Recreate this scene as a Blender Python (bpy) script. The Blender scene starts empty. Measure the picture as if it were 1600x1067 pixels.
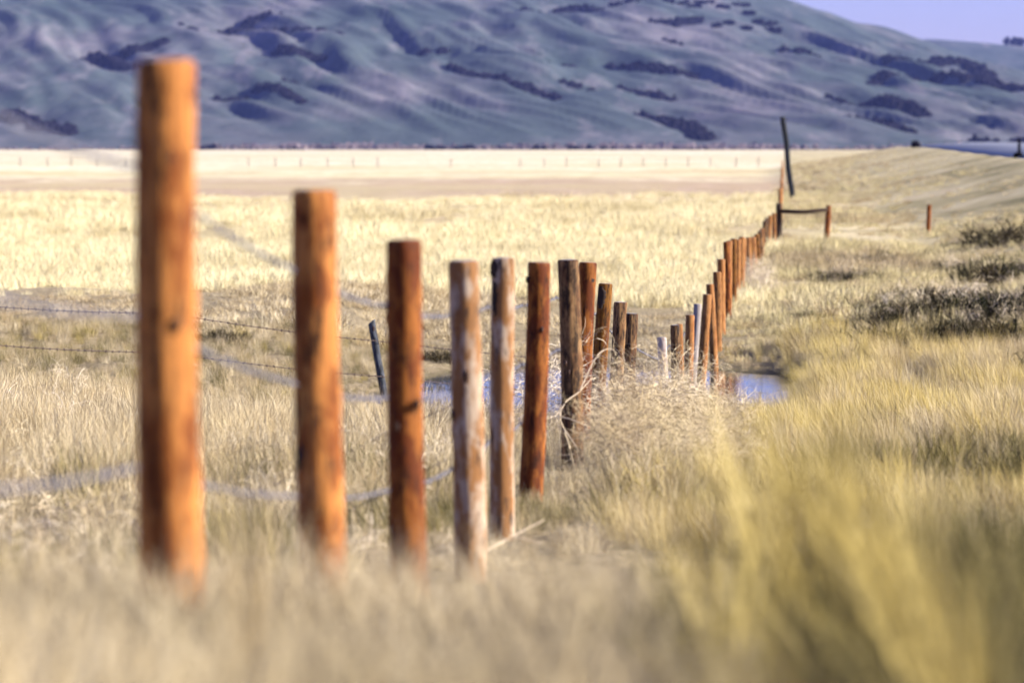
import bpy, math, random
import numpy as np
from mathutils import Vector, Matrix, Euler

random.seed(7)
RNG = np.random.default_rng(7)
SC = bpy.context.scene
COL = SC.collection

# ------------------------------------------------------------------ camera
F_PX, CX, CY, HOR = 6000.0, 800.0, 533.5, 225.0      # photo pixels (1600 wide)
PITCH = math.atan((CY - HOR) / F_PX)
cam_d = bpy.data.cameras.new('camera')
cam = bpy.data.objects.new('camera', cam_d)
COL.objects.link(cam)
cam.location = (0, 0, 0)
cam.rotation_euler = (math.pi / 2 - PITCH, 0, 0)
cam_d.sensor_width = 36.0
cam_d.lens = 135.0
cam_d.clip_start = 0.05
cam_d.clip_end = 40000
cam_d.dof.use_dof = True
cam_d.dof.focus_distance = 37.0
cam_d.dof.aperture_fstop = 2.9
SC.camera = cam

# ------------------------------------------------------------------ light
SUN_AZ, SUN_EL = math.radians(97), math.radians(26)
world = bpy.data.worlds.new('World')
SC.world = world
world.use_nodes = True
wt = world.node_tree
wt.nodes.clear()
wo = wt.nodes.new('ShaderNodeOutputWorld')
wb = wt.nodes.new('ShaderNodeBackground')
sky = wt.nodes.new('ShaderNodeTexSky')
sky.sky_type = 'NISHITA'
sky.sun_disc = False
sky.sun_elevation = SUN_EL
sky.sun_rotation = SUN_AZ
sky.altitude = 900
sky.air_density = 1.3
sky.dust_density = 0.3
sky.ozone_density = 4.0
wb.inputs['Strength'].default_value = 0.05
tint = wt.nodes.new('ShaderNodeMix')          # the slide film's lavender cast on the whole sky
tint.data_type = 'RGBA'; tint.blend_type = 'MULTIPLY'
tint.inputs[0].default_value = 1.0
tint.inputs[7].default_value = (.58, .56, 1.14, 1)
wt.links.new(sky.outputs[0], tint.inputs[6])
wt.links.new(tint.outputs[2], wb.inputs['Color'])
wt.links.new(wb.outputs[0], wo.inputs['Surface'])

sun_d = bpy.data.lights.new('sun', 'SUN')
sun_d.energy = 5.0
sun_d.angle = math.radians(0.53)
sun_d.color = (1.0, 0.93, 0.83)
sun = bpy.data.objects.new('sun', sun_d)
COL.objects.link(sun)
SV = Vector((math.sin(SUN_AZ) * math.cos(SUN_EL), math.cos(SUN_AZ) * math.cos(SUN_EL), math.sin(SUN_EL)))
sun.rotation_euler = SV.to_track_quat('Z', 'Y').to_euler()
sun.location = SV * 50

vs = SC.view_settings
vs.view_transform = 'Standard'
vs.look = 'None'
vs.exposure = 1.8
vs.gamma = 1.0
vs.use_curve_mapping = False
SC.cycles.max_bounces = 6
SC.cycles.diffuse_bounces = 1
SC.cycles.glossy_bounces = 2
SC.cycles.transmission_bounces = 3
SC.cycles.volume_bounces = 1
SC.cycles.transparent_max_bounces = 8
SC.cycles.use_denoising = True
SC.cycles.use_adaptive_sampling = True
SC.cycles.adaptive_threshold = 0.02
SC.cycles.adaptive_min_samples = 16

# ------------------------------------------------------------------ helpers
def tag(o, label=None, cat=None, group=None, kind=None):
    if label: o['label'] = label
    if cat: o['category'] = cat
    if group: o['group'] = group
    if kind: o['kind'] = kind
    return o

def mesh(name, verts, faces, mat=None, smooth=True):
    me = bpy.data.meshes.new(name)
    me.from_pydata([tuple(v) for v in verts] if not isinstance(verts, list) else verts, [], faces if isinstance(faces, list) else faces.tolist())
    if mat: me.materials.append(mat)
    if smooth:
        me.polygons.foreach_set('use_smooth', [True] * len(me.polygons))
    me.update()
    return me

def obj(name, me, parent=None, loc=(0, 0, 0), rot=(0, 0, 0), link=True):
    o = bpy.data.objects.new(name, me)
    if link: COL.objects.link(o)
    o.location = loc
    o.rotation_euler = rot
    if parent: o.parent = parent
    return o

CP, SP = math.cos(PITCH), math.sin(PITCH)
def ray(x, y):
    cx, cy = (x - CX) / F_PX, (CY - y) / F_PX
    return np.array([cx, CP + cy * SP, -SP + cy * CP])
def at(x, y, Y):
    d = ray(x, y)
    return d * (Y / d[1])

# perlin noise
_P = np.random.default_rng(11).permutation(256)
_P = np.concatenate([_P, _P, _P])
_G = np.array([[math.cos(a), math.sin(a)] for a in np.linspace(0, 2 * math.pi, 32, endpoint=False)])
def perlin(x, y):
    x = np.asarray(x, float); y = np.asarray(y, float)
    xi = np.floor(x).astype(int); yi = np.floor(y).astype(int)
    xf, yf = x - xi, y - yi
    xi &= 255; yi &= 255
    def g(ix, iy, fx, fy):
        v = _G[_P[_P[ix] + iy] % 32]
        return v[..., 0] * fx + v[..., 1] * fy
    u = xf * xf * xf * (xf * (xf * 6 - 15) + 10)
    v = yf * yf * yf * (yf * (yf * 6 - 15) + 10)
    a = g(xi, yi, xf, yf); b = g(xi + 1, yi, xf - 1, yf)
    c = g(xi, yi + 1, xf, yf - 1); d = g(xi + 1, yi + 1, xf - 1, yf - 1)
    return (a + u * (b - a)) * (1 - v) + (c + u * (d - c)) * v
def fbm(x, y, o=4):
    s = 0; a = 1.0
    for i in range(o):
        s = s + a * perlin(x * 2 ** i + 17.3 * i, y * 2 ** i + 9.1 * i); a *= .5
    return s
def sstep(a, b, x):
    t = np.clip((np.asarray(x, float) - a) / (b - a), 0, 1)
    return t * t * (3 - 2 * t)

# ------------------------------------------------------------------ terrain function
SL = 0.0708                          # the fence and the road run towards (SL, 1)
GY = [-6000, 0, 6, 9, 11.9, 14.6, 17.5, 19.8, 22.5, 25.6, 28.5, 31.2, 33.8, 36.8, 44, 47.5, 51, 60, 63, 66, 69, 73, 90, 140, 300, 7000]
GZ = [-1.2, -1.2, -.98, -1.13, -1.47, -1.78, -2.00, -2.06, -2.10, -2.16, -2.24, -2.45, -2.70, -2.93, -3.45, -3.58, -3.68, -3.70, -3.66, -3.55, -3.45, -3.34, -3.40, -3.52, -3.5, -3.5]
WATER = -3.70
def pond(X, Y):
    u = X - SL * Y + 1.44
    n = fbm(X * .22, Y * .12, 3)
    a = sstep(1.0, .25, np.hypot((u + 2.1) / 3.3, (Y - 59) / 11) + n * .45)
    b = sstep(1.0, .3, np.hypot((u - .7) / 1.15, (Y - 56.5) / 5) + n * .4)
    return np.maximum(a, b)
def road_z(Y):
    return -0.95 + .58 * sstep(230, 440, Y) - 2.8 * sstep(500, 700, Y)
def ground(X, Y):
    X = np.asarray(X, float); Y = np.asarray(Y, float)
    up = X - SL * Y
    g = np.interp(Y, GY, GZ)
    # gentle rise on the pasture side
    g = g + .045 * np.clip(-up - 3, 0, 6) * sstep(20, 45, Y) * sstep(110, 70, Y)
    # soft hummocks
    amp = (.07 * sstep(4, 25, Y) + .02) * sstep(150, 90, Y)
    g = g + amp * fbm(X * .35, Y * .22, 3)
    g = g + .25 * fbm(X * .012, Y * .006, 2) * sstep(150, 400, Y) * sstep(2300, 1500, Y)
    # pond basin
    near = sstep(40, 46, Y) * sstep(84, 76, Y)
    uf = up + 1.44
    g = g - .35 * pond(X, Y) * near + .22 * (sstep(1.2, 2.2, uf) + sstep(-5.2, -6.5, uf)) * near
    # road embankment
    u0 = 5.0 - 7.0 * sstep(160, 400, Y)
    k = np.clip((up - u0) / (15.0 - u0), 0, 1) ** 1.15 * sstep(34, 25.5, up) * sstep(760, 560, Y) * sstep(-400, 40, Y)
    g = g * (1 - k) + (road_z(Y) ) * k
    return g
def hit(x, y, zoff=0.0):
    """where the view ray through a photo pixel meets the near terrain"""
    d = ray(x, y); Yv = 3.0
    while Yv < 2200:
        p = d * (Yv / d[1])
        if p[2] < ground(p[0], p[1]) + zoff: return p
        Yv *= 1.003
    return p

# ------------------------------------------------------------------ material helpers
def new_mat(name):
    m = bpy.data.materials.new(name)
    m.use_nodes = True
    nt = m.node_tree
    nt.nodes.clear()
    out = nt.nodes.new('ShaderNodeOutputMaterial')
    return m, nt, out
def N(nt, t, **kw):
    n = nt.nodes.new(t)
    for k, v in kw.items():
        if k in n.inputs: n.inputs[k].default_value = v
        else: setattr(n, k, v)
    return n
def ramp(nt, fac, stops, interp='LINEAR'):
    r = nt.nodes.new('ShaderNodeValToRGB')
    r.color_ramp.interpolation = interp
    els = r.color_ramp.elements
    while len(els) < len(stops): els.new(0.5)
    for e, (p, c) in zip(els, stops):
        e.position = p
        e.color = (*c, 1) if len(c) == 3 else c
    nt.links.new(fac, r.inputs[0])
    return r.outputs[0]
def mixc(nt, fac, a, b, mode='MIX'):
    m = nt.nodes.new('ShaderNodeMix')
    m.data_type = 'RGBA'; m.blend_type = mode
    for s, v in ((m.inputs[0], fac), (m.inputs[6], a), (m.inputs[7], b)):
        if isinstance(v, (int, float)): s.default_value = v
        elif isinstance(v, tuple): s.default_value = (*v, 1) if len(v) == 3 else v
        else: nt.links.new(v, s)
    return m.outputs[2]
def mapping(nt, vec, scale=(1, 1, 1), rot=(0, 0, 0), loc=None):
    m = nt.nodes.new('ShaderNodeMapping')
    m.inputs['Scale'].default_value = scale
    m.inputs['Rotation'].default_value = rot
    nt.links.new(vec, m.inputs['Vector'])
    if loc is not None: nt.links.new(loc, m.inputs['Location'])
    return m.outputs[0]
def noise(nt, vec, scale, detail=4, rough=.55):
    n = N(nt, 'ShaderNodeTexNoise', Scale=scale, Detail=detail, Roughness=rough)
    nt.links.new(vec, n.inputs['Vector'])
    return n.outputs['Fac']
def principled(nt, out, col, rough=.8, spec=.2, height=None, bump=.3, dist=.01):
    b = nt.nodes.new('ShaderNodeBsdfPrincipled')
    if isinstance(col, tuple): b.inputs['Base Color'].default_value = (*col, 1)
    else: nt.links.new(col, b.inputs['Base Color'])
    if isinstance(rough, (int, float)): b.inputs['Roughness'].default_value = rough
    else: nt.links.new(rough, b.inputs['Roughness'])
    b.inputs['Specular IOR Level'].default_value = spec
    if height is not None:
        bp = N(nt, 'ShaderNodeBump', Strength=bump, Distance=dist)
        nt.links.new(height, bp.inputs['Height'])
        nt.links.new(bp.outputs[0], b.inputs['Normal'])
    nt.links.new(b.outputs[0], out.inputs['Surface'])
    return b

# ------------------------------------------------------------------ ground
def mat_ground():
    m, nt, out = new_mat('dry_ground')
    geo = nt.nodes.new('ShaderNodeNewGeometry')
    pos = geo.outputs['Position']
    sep = nt.nodes.new('ShaderNodeSeparateXYZ'); nt.links.new(pos, sep.inputs[0])
    # near litter and soil
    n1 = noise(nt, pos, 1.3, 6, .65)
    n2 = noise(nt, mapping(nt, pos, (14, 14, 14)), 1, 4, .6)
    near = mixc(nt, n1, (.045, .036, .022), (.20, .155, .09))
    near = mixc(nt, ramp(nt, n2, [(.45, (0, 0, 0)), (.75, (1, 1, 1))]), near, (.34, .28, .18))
    # far field: strips of stubble and hay across the view
    warp = noise(nt, mapping(nt, pos, (.05, .012, .02)), 1, 6, .65)
    add = N(nt, 'ShaderNodeMath', operation='MULTIPLY_ADD')
    nt.links.new(warp, add.inputs[0]); add.inputs[1].default_value = 300.0
    nt.links.new(sep.outputs[1], add.inputs[2])
    mr = N(nt, 'ShaderNodeMapRange'); mr.inputs['From Min'].default_value = 0; mr.inputs['From Max'].default_value = 1000
    nt.links.new(add.outputs[0], mr.inputs['Value'])
    hay, tan, brn = (.58, .52, .36), (.45, .38, .25), (.36, .27, .20)
    fld = ramp(nt, mr.outputs[0], [(0, tan), (.22, tan), (.28, (.40, .33, .19)), (.375, (.44, .37, .22)), (.41, brn), (.49, brn), (.54, hay), (.62, (.60, .54, .33)), (.68, (.66, .60, .44)), (1, (.62, .57, .42))])
    n3 = noise(nt, mapping(nt, pos, (.35, .10, .3)), 1, 6, .7)
    n4 = noise(nt, mapping(nt, pos, (.02, .012, .02)), 1, 5, .6)
    fld = mixc(nt, ramp(nt, n3, [(.42, (1, 1, 1)), (.62, (0, 0, 0))]), fld, mixc(nt, .55, fld, (.25, .19, .10)))
    fld = mixc(nt, ramp(nt, n4, [(.48, (0, 0, 0)), (.62, (.6, .6, .6))]), fld, (.38, .33, .17))
    n6 = noise(nt, mapping(nt, pos, (.006, .02, .02)), 1, 7, .7)
    fld = mixc(nt, ramp(nt, n6, [(.50, (0, 0, 0)), (.60, (.75, .75, .75))]), fld, (.40, .31, .19))
    # verge and embankment to the right are greener and duller
    up = N(nt, 'ShaderNodeMath', operation='MULTIPLY_ADD')
    nt.links.new(sep.outputs[1], up.inputs[0]); up.inputs[1].default_value = -SL
    nt.links.new(sep.outputs[0], up.inputs[2])
    mu = N(nt, 'ShaderNodeMapRange', interpolation_type='SMOOTHSTEP')
    mu.inputs['From Min'].default_value = -1.5; mu.inputs['From Max'].default_value = 2.0
    nt.links.new(up.outputs[0], mu.inputs['Value'])
    n5 = noise(nt, mapping(nt, pos, (.18, .07, .2)), 1, 6, .68)
    verge = ramp(nt, n5, [(.3, (.16, .14, .07)), (.46, (.33, .28, .15)), (.6, (.46, .39, .24)), (.75, (.36, .27, .17))])
    fld = mixc(nt, mu.outputs[0], fld, verge)
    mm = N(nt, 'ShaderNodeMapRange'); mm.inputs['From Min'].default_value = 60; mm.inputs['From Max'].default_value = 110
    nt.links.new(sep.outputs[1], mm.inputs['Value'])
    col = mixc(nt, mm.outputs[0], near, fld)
    # wet mud round the pond
    wz = N(nt, 'ShaderNodeMapRange'); wz.inputs['From Min'].default_value = WATER - .02; wz.inputs['From Max'].default_value = WATER + .06
    nt.links.new(sep.outputs[2], wz.inputs['Value'])
    col = mixc(nt, wz.outputs[0], (.045, .04, .02), col)
    h = noise(nt, mapping(nt, pos, (3, 3, 3)), 1, 6, .7)
    principled(nt, out, col, .95, .05, h, .8, .15)
    return m
ys = np.concatenate([[-6000, -2500, -900, -300, -100, -30, -10], np.linspace(0, 12, 40)[0:], 12 * np.power(2300 / 12, np.linspace(0, 1, 330)[1:]), [2600, 3200, 4200, 6000]])
aa = np.linspace(-.26, .26, 181)
cols = []
for Yv in ys:
    w = max(Yv, 0) + 25 if Yv < 6001 else Yv
    inner = aa * w
    ext = [1.25, 1.6, 2.3, 4]
    e = inner[-1]
    outer = [e + (6000 - e) * t for t in (.01, .03, .08, .2, .5, 1)]
    cols.append(np.concatenate([[-v for v in outer[::-1]], inner, outer]))
GX = np.array(cols)
GYY = np.repeat(ys[:, None], GX.shape[1], 1)
GZZ = ground(GX, GYY)
nr, nc = GX.shape
V = np.stack([GX, GYY, GZZ], -1).reshape(-1, 3)
i = np.arange((nr - 1) * nc).reshape(nr - 1, nc)[:, :-1].ravel()
Fq = np.stack([i, i + 1, i + nc + 1, i + nc], -1)
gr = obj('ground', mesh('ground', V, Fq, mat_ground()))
tag(gr, 'dry grassy pasture running from the fence to the hills', None, None, 'structure')

# pond water
def mat_water():
    m, nt, out = new_mat('pond_water')
    geo = nt.nodes.new('ShaderNodeNewGeometry')
    h = noise(nt, mapping(nt, geo.outputs['Position'], (5, 2.2, 5)), 1, 4, .6)
    b = principled(nt, out, (.03, .04, .05), .05, .5, h, .10, .04)
    b.inputs['IOR'].default_value = 1.33
    return m
wy = np.linspace(43, 79, 40); wx = np.linspace(-9, 15, 40)
WXX, WYY = np.meshgrid(wx, wy)
Vw = np.stack([WXX, WYY, np.full_like(WXX, WATER)], -1).reshape(-1, 3)
gz = ground(WXX, WYY)
low = (gz < WATER + .02)
Fw = []
for a in range(39):
    for b in range(39):
        if low[a:a + 2, b:b + 2].any():
            k = a * 40 + b
            Fw.append([k, k + 1, k + 41, k + 40])
wo_ = obj('pond_water', mesh('pond_water', Vw, Fw, mat_water()))
tag(wo_, 'shallow pale blue pond between the fence posts', None, None, 'structure')

# road
def mat_road():
    m, nt, out = new_mat('asphalt')
    geo = nt.nodes.new('ShaderNodeNewGeometry')
    n = noise(nt, mapping(nt, geo.outputs['Position'], (.6, .05, .6)), 1, 5)
    col = ramp(nt, n, [(.3, (.075, .08, .095)), (.7, (.12, .125, .145))])
    principled(nt, out, col, .55, .5, noise(nt, geo.outputs['Position'], 30, 3), .2, .005)
    return m
MROAD = mat_road()
rY = np.linspace(60, 640, 120)
Vr, Fr = [], []
for k, y in enumerate(rY):
    for u, dz in ((15.2, -.25), (15.4, .04), (19.8, .30), (24.2, .55), (24.5, -.4)):
        Vr.append((u + SL * y, y, float(road_z(y)) + dz))
    if k:
        for j in range(4):
            a = (k - 1) * 5 + j
            Fr.append([a, a + 1, a + 6, a + 5])
tag(obj('road', mesh('road', Vr, Fr, MROAD)), 'blue grey asphalt road running away on the bank', None, None, 'structure')

# ------------------------------------------------------------------ hills
HY0, HYC = 2300.0, 3900.0
SX = [-1400, -600, 0, 600, 1000, 1120, 1225, 1290, 1340, 1400, 1440, 1500, 1600, 1750, 2000, 2400, 3000]
SE = [150, 240, 290, 300, 272, 250, 226, 206, 189, 174, 161, 141, 110, 80, 45, 12, 0]
def hill_smooth(X, Y):
    x = CX + X / HYC * F_PX
    Hc = np.interp(x, SX, SE) * HYC / F_PX + 3.5
    t = (Y - HY0) / (HYC - HY0)
    r = np.where(t < 1, np.clip(t, 0, 1) ** 1.12, 1 - .55 * sstep(1, 2.0, t))
    return Hc * r * sstep(-.0, .02, t)
def hill_hit(x, y, f):
    d = ray(x, y); lo = 2280.0
    while lo < 4400:
        p = d * (lo / d[1])
        if p[2] < f(p[0], p[1]) - 3.5: return p
        lo += 6
    return d * (3800 / d[1])
# brush-filled draws seen on the hillside: photo points along each draw, brush half width, label
DRAWS = [
    ([(140, 74), (175, 88), (205, 96)], 9, 'long dark thicket running down to the left of the nearest post top'),
    ([(180, 78), (215, 72), (255, 66)], 9, 'dark thicket spreading right above the nearest post top'),
    ([(345, 36), (385, 28), (440, 22)], 8, 'dark brush patch high on the hill above the second post'),
    ([(360, 32), (480, 48), (600, 60), (690, 74), (755, 88)], 4, 'long thin line of brush along a draw left of centre'),
    ([(432, 73), (465, 80), (500, 86)], 8, 'short dark thicket between the two nearest posts, upper hillside'),
    ([(4, 172), (50, 185), (85, 198), (110, 207)], 8, 'dark thicket low on the hill at the left edge'),
    ([(340, 139), (380, 142)], 5, 'small brush patch just right of the nearest post top'),
    ([(402, 136), (440, 146), (470, 158)], 5, 'sloping brush strip on the lower hill between the two nearest posts'),
    ([(445, 126), (482, 129)], 5, 'small dark brush patch above the sloping strip'),
    ([(705, 102), (750, 116), (800, 128), (870, 146)], 6, 'long dark thicket slanting down at the centre of the hill'),
    ([(1000, 164), (1040, 178), (1075, 192), (1100, 208)], 9, 'dark thicket low on the hill left of the utility pole'),
    ([(870, 8), (905, 3), (935, 10)], 8, 'dark brush cap at the top edge right of centre'),
    ([(820, 16), (845, 15)], 6, 'small dark brush spot at the top edge near the centre'),
    ([(1022, 26), (1060, 30), (1092, 27)], 8, 'dark scrub clump near the top right of the big hill'),
    ([(855, 88), (920, 92)], 5, 'flat dark brush streak right of the centre'),
    ([(955, 89), (1010, 98), (1080, 110)], 7, 'dark thicket in a draw on the mid hillside right of centre'),
    ([(880, 122), (922, 129)], 5, 'small brush streak on the mid hill right of centre'),
    ([(970, 122), (1005, 130), (1050, 137)], 5, 'brush strip just above the low thicket left of the pole'),
    ([(1225, 76), (1275, 84), (1345, 94)], 7, 'dark thicket on the upper slope above the utility pole'),
    ([(1365, 120), (1400, 116), (1430, 121)], 8, 'dark thicket joined to the left end of the biggest one'),
    ([(1395, 99), (1450, 96), (1510, 100), (1545, 118)], 11, 'biggest dark thicket curving over the right hillside'),
    ([(1430, 116), (1500, 128), (1560, 142), (1610, 150)], 9, 'dark brush tail running to the right edge below the biggest thicket'),
    ([(1298, 149), (1350, 158)], 6, 'brush streak right of the pole on the lower hill'),
    ([(1352, 156), (1400, 160), (1440, 174)], 9, 'broad dark thicket low on the right hillside'),
    ([(1330, 178), (1370, 184), (1420, 199)], 8, 'lowest dark thicket on the right hillside'),
    ([(1522, 214), (1562, 218)], 5, 'low dark brush just above the road'),
    ([(1585, 212), (1612, 210)], 5, 'dark brush above the road at the right edge'),
    ([(235, 25), (300, 35), (345, 40)], 3, 'faint brush line above the nearest post on the upper hill'),
    ([(640, 66), (690, 70), (730, 78)], 4, 'brush bulge in the thin line left of the centre'),
    ([(940, 40), (1040, 50), (1065, 56)], 3, 'thin brush line high on the hill right of centre'),
]
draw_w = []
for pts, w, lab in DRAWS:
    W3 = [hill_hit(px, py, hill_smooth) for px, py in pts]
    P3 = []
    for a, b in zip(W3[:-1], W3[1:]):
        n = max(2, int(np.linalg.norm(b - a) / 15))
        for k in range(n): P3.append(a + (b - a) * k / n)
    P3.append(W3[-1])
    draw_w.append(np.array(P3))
def hill(X, Y):
    X = np.asarray(X, float); Y = np.asarray(Y, float)
    h = hill_smooth(X, Y)
    t = (Y - HY0) / (HYC - HY0)
    env = sstep(.0, .22, t) * (1 - .75 * sstep(.62, 1.0, t))
    wx = X + 60 * fbm(X / 420, Y / 900 + 3, 3); wy = Y + 120 * fbm(X / 300 + 8, Y / 800, 2)
    ang = math.radians(13)
    q = wx * math.cos(ang) + wy * math.sin(ang)
    p = -wx * math.sin(ang) + wy * math.cos(ang)
    n1 = np.abs(perlin(q / 120, p / 760)) * 2.2 - .5
    n2 = np.abs(perlin(q / 47 + 5, p / 430)) * 2.0 - .45
    n3 = fbm(q / 18, p / 90, 3)
    n4 = np.abs(perlin(q / 22 + 3, p / 210 + 7)) * 2 - .45
    h = h + env * (6.5 * n1 + 7.5 * n2 + 4.6 * n4 + 1.2 * n3)
    return h
hx = np.linspace(-1500, 1900, 640); hy = np.concatenate([np.linspace(2270, 4000, 360), np.linspace(4010, 5300, 60)])
HXX, HYY = np.meshgrid(hx, hy)
HZ = hill(HXX, HYY)
# deepen the draws the brush grows in
for P3 in draw_w:
    x0, x1, y0, y1 = P3[:, 0].min() - 60, P3[:, 0].max() + 60, P3[:, 1].min() - 120, P3[:, 1].max() + 120
    cx = np.where((hx > x0) & (hx < x1))[0]; cy = np.where((hy > y0) & (hy < y1))[0]
    if len(cx) == 0 or len(cy) == 0: continue
    sx = HXX[np.ix_(cy, cx)]; sy = HYY[np.ix_(cy, cx)]
    d2 = np.full(sx.shape, 1e9)
    for p in P3:
        d2 = np.minimum(d2, ((sx - p[0]) / 14) ** 2 + ((sy - p[1]) / 38) ** 2)
    HZ[np.ix_(cy, cx)] -= 3.5 * np.exp(-d2)
HZ -= 3.5
HZ[0, :] = -9
def hill_grid(x, y):
    fx = np.clip((x - hx[0]) / (hx[1] - hx[0]), 0, len(hx) - 1.001); ix = int(fx); tx = fx - ix
    iy = int(np.clip(np.searchsorted(hy, y) - 1, 0, len(hy) - 2)); ty = np.clip((y - hy[iy]) / (hy[iy + 1] - hy[iy]), 0, 1)
    return (HZ[iy, ix] * (1 - tx) + HZ[iy, ix + 1] * tx) * (1 - ty) + (HZ[iy + 1, ix] * (1 - tx) + HZ[iy + 1, ix + 1] * tx) * ty
def mat_hill():
    m, nt, out = new_mat('hill_grass')
    geo = nt.nodes.new('ShaderNodeNewGeometry'); pos = geo.outputs['Position']
    a = noise(nt, mapping(nt, pos, (.006, .002, .01), (0, 0, math.radians(-13))), 1, 6, .6)
    b = noise(nt, mapping(nt, pos, (.05, .02, .05)), 1, 5, .65)
    c = ramp(nt, a, [(.32, (.030, .046, .043)), (.48, (.052, .066, .068)), (.64, (.115, .108, .118))])
    c = mixc(nt, ramp(nt, b, [(.35, (.55, .55, .55)), (.6, (0, 0, 0))]), c, (.030, .040, .040))
    st = noise(nt, mapping(nt, pos, (.03, .0035, .03), (0, 0, math.radians(-13))), 1, 6, .7)
    c = mixc(nt, ramp(nt, st, [(.54, (0, 0, 0)), (.66, (.5, .5, .5))]), c, (.17, .15, .165))
    principled(nt, out, c, .95, .05, b, .5, 3.0)
    return m
MHILL = mat_hill()
def grid_faces(nr, nc):
    i = np.arange((nr - 1) * nc).reshape(nr - 1, nc)[:, :-1].ravel()
    return np.stack([i, i + 1, i + nc + 1, i + nc], -1)
tag(obj('hills', mesh('hills', np.stack([HXX, HYY, HZ], -1).reshape(-1, 3), grid_faces(*HXX.shape), MHILL)),
    'big bare grassy hill with folded slopes behind the field', None, None, 'structure')
# far hill at the right
fx = np.linspace(100, 2600, 160); fy = np.linspace(4350, 5900, 60)
FX, FY = np.meshgrid(fx, fy)
xe = CX + FX / 5300 * F_PX
He = np.interp(xe, [900, 1200, 1400, 1450, 1500, 1560, 1600, 1700, 2000, 2600, 3200], [0, 90, 162, 167, 163, 158, 155, 150, 120, 60, 0]) * 5300 / F_PX
tt = (FY - 4350) / 950
FZ = He * np.where(tt < 1, sstep(0, 1, tt), 1 - .6 * sstep(1, 1.63, tt)) - 3.5 + 5 * fbm(FX / 200, FY / 300, 4) * sstep(0, .3, tt) * sstep(1.05, .75, tt)
FZ[0, :] = -9; FZ[-1, :] = -9
tag(obj('hills_far', mesh('hills_far', np.stack([FX, FY, FZ], -1).reshape(-1, 3), grid_faces(*FX.shape), MHILL)),
    'low farther hill on the skyline at the right', None, None, 'structure')

# ------------------------------------------------------------------ brush on the hills
def ico():
    import bmesh
    bm = bmesh.new(); bmesh.ops.create_icosphere(bm, subdivisions=2, radius=1)
    v = np.array([x.co[:] for x in bm.verts]); f = np.array([[y.index for y in x.verts] for x in bm.faces]); bm.free()
    return v, f
IV, IF = ico()
def blobs(centers, radii, squash=.75, rough=.35, rng=RNG):
    Vs, Fs = [], []
    for k, (c, r) in enumerate(zip(centers, radii)):
        n = 1 + rough * rng.standard_normal(len(IV))
        v = IV * n[:, None] * np.array([r, r, r * squash]) + c
        Vs.append(v); Fs.append(IF + k * len(IV))
    return np.concatenate(Vs), np.concatenate(Fs)
def mat_brush(name, c0, c1):
    m, nt, out = new_mat(name)
    geo = nt.nodes.new('ShaderNodeNewGeometry')
    n = noise(nt, geo.outputs['Position'], .5, 5, .7)
    principled(nt, out, ramp(nt, n, [(.35, c0), (.65, c1)]), .95, .05)
    return m
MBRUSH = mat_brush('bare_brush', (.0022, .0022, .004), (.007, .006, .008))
def canopy(P3, w):
    """one unbroken rough canopy sheet over a draw"""
    ax, ay = w * 1.35, w * 2.8
    x0, x1 = P3[:, 0].min() - ax * 1.6, P3[:, 0].max() + ax * 1.6
    y0, y1 = P3[:, 1].min() - ay * 1.6, P3[:, 1].max() + ay * 1.6
    gx = np.arange(x0, x1, 1.6); gy = np.arange(y0, y1, 4.0)
    XX, YY = np.meshgrid(gx, gy)
    d = np.full(XX.shape, 1e9)
    for k, p in enumerate(P3):
        f = k / max(1, len(P3) - 1)
        tp = .45 + .55 * math.sin(math.pi * min(max(f, .04), .96)) ** .7
        d = np.minimum(d, np.hypot((XX - p[0]) / (ax * tp), (YY - p[1]) / (ay * tp)))
    d = d + .75 * fbm(XX / 16, YY / 50, 4)
    crown = np.clip(1 - d, 0, 1) ** .35
    hz = np.array([[hill_grid(x, y) for x in gx] for y in gy])
    Z = hz - .6 + crown * (2.6 + .16 * w) * (1 + .35 * RNG.standard_normal(XX.shape)).clip(.3, 2)
    inside = d < 1.02
    F = []
    nc = len(gx)
    for r in range(len(gy) - 1):
        for c in range(nc - 1):
            if inside[r:r + 2, c:c + 2].any(): F.append([r * nc + c, r * nc + c + 1, (r + 1) * nc + c + 1, (r + 1) * nc + c])
    V = np.stack([XX, YY, Z], -1).reshape(-1, 3)
    # keep the biggest connected piece
    par = {}
    def find(q):
        while par.setdefault(q, q) != q: par[q] = par[par[q]]; q = par[q]
        return q
    for q in F:
        for z in q[1:]: par[find(z)] = find(q[0])
    cnt = {}
    for q in F: cnt[find(q[0])] = cnt.get(find(q[0]), 0) + 1
    best = max(cnt, key=cnt.get)
    F = [q for q in F if find(q[0]) == best]
    used = sorted({q for fc in F for q in fc}); rm = {u: k for k, u in enumerate(used)}
    return V[used], [[rm[q] for q in fc] for fc in F]
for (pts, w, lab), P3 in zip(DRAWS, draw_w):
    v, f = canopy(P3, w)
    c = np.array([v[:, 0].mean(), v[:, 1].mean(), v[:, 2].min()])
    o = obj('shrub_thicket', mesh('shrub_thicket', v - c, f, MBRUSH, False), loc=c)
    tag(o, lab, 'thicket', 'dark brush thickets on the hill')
# single bushes dotted over the top of the hill
for k, (px, py) in enumerate([(1128, 14), (1150, 10), (1172, 24), (1140, 38), (1166, 47), (1182, 38), (1208, 50), (1214, 54), (1196, 41), (1100, 6), (1086, 12), (1122, 44), (1064, 8), (1042, 4), (985, 5), (962, 12)]):
    p = hill_hit(px, py, hill); 
    cs = [(RNG.normal() * 3, RNG.normal() * 4, RNG.uniform(1, 2.2)) for _ in range(6)]
    v, f = blobs(cs, RNG.uniform(1.6, 3.2, 6))
    o = obj('hill_bush', mesh('hill_bush', v, f, MBRUSH, False), loc=(p[0], p[1], hill_grid(p[0], p[1])))
    tag(o, 'small dark bush dotted near the top right of the big hill', 'bush', 'single bushes near the hilltop')
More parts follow.
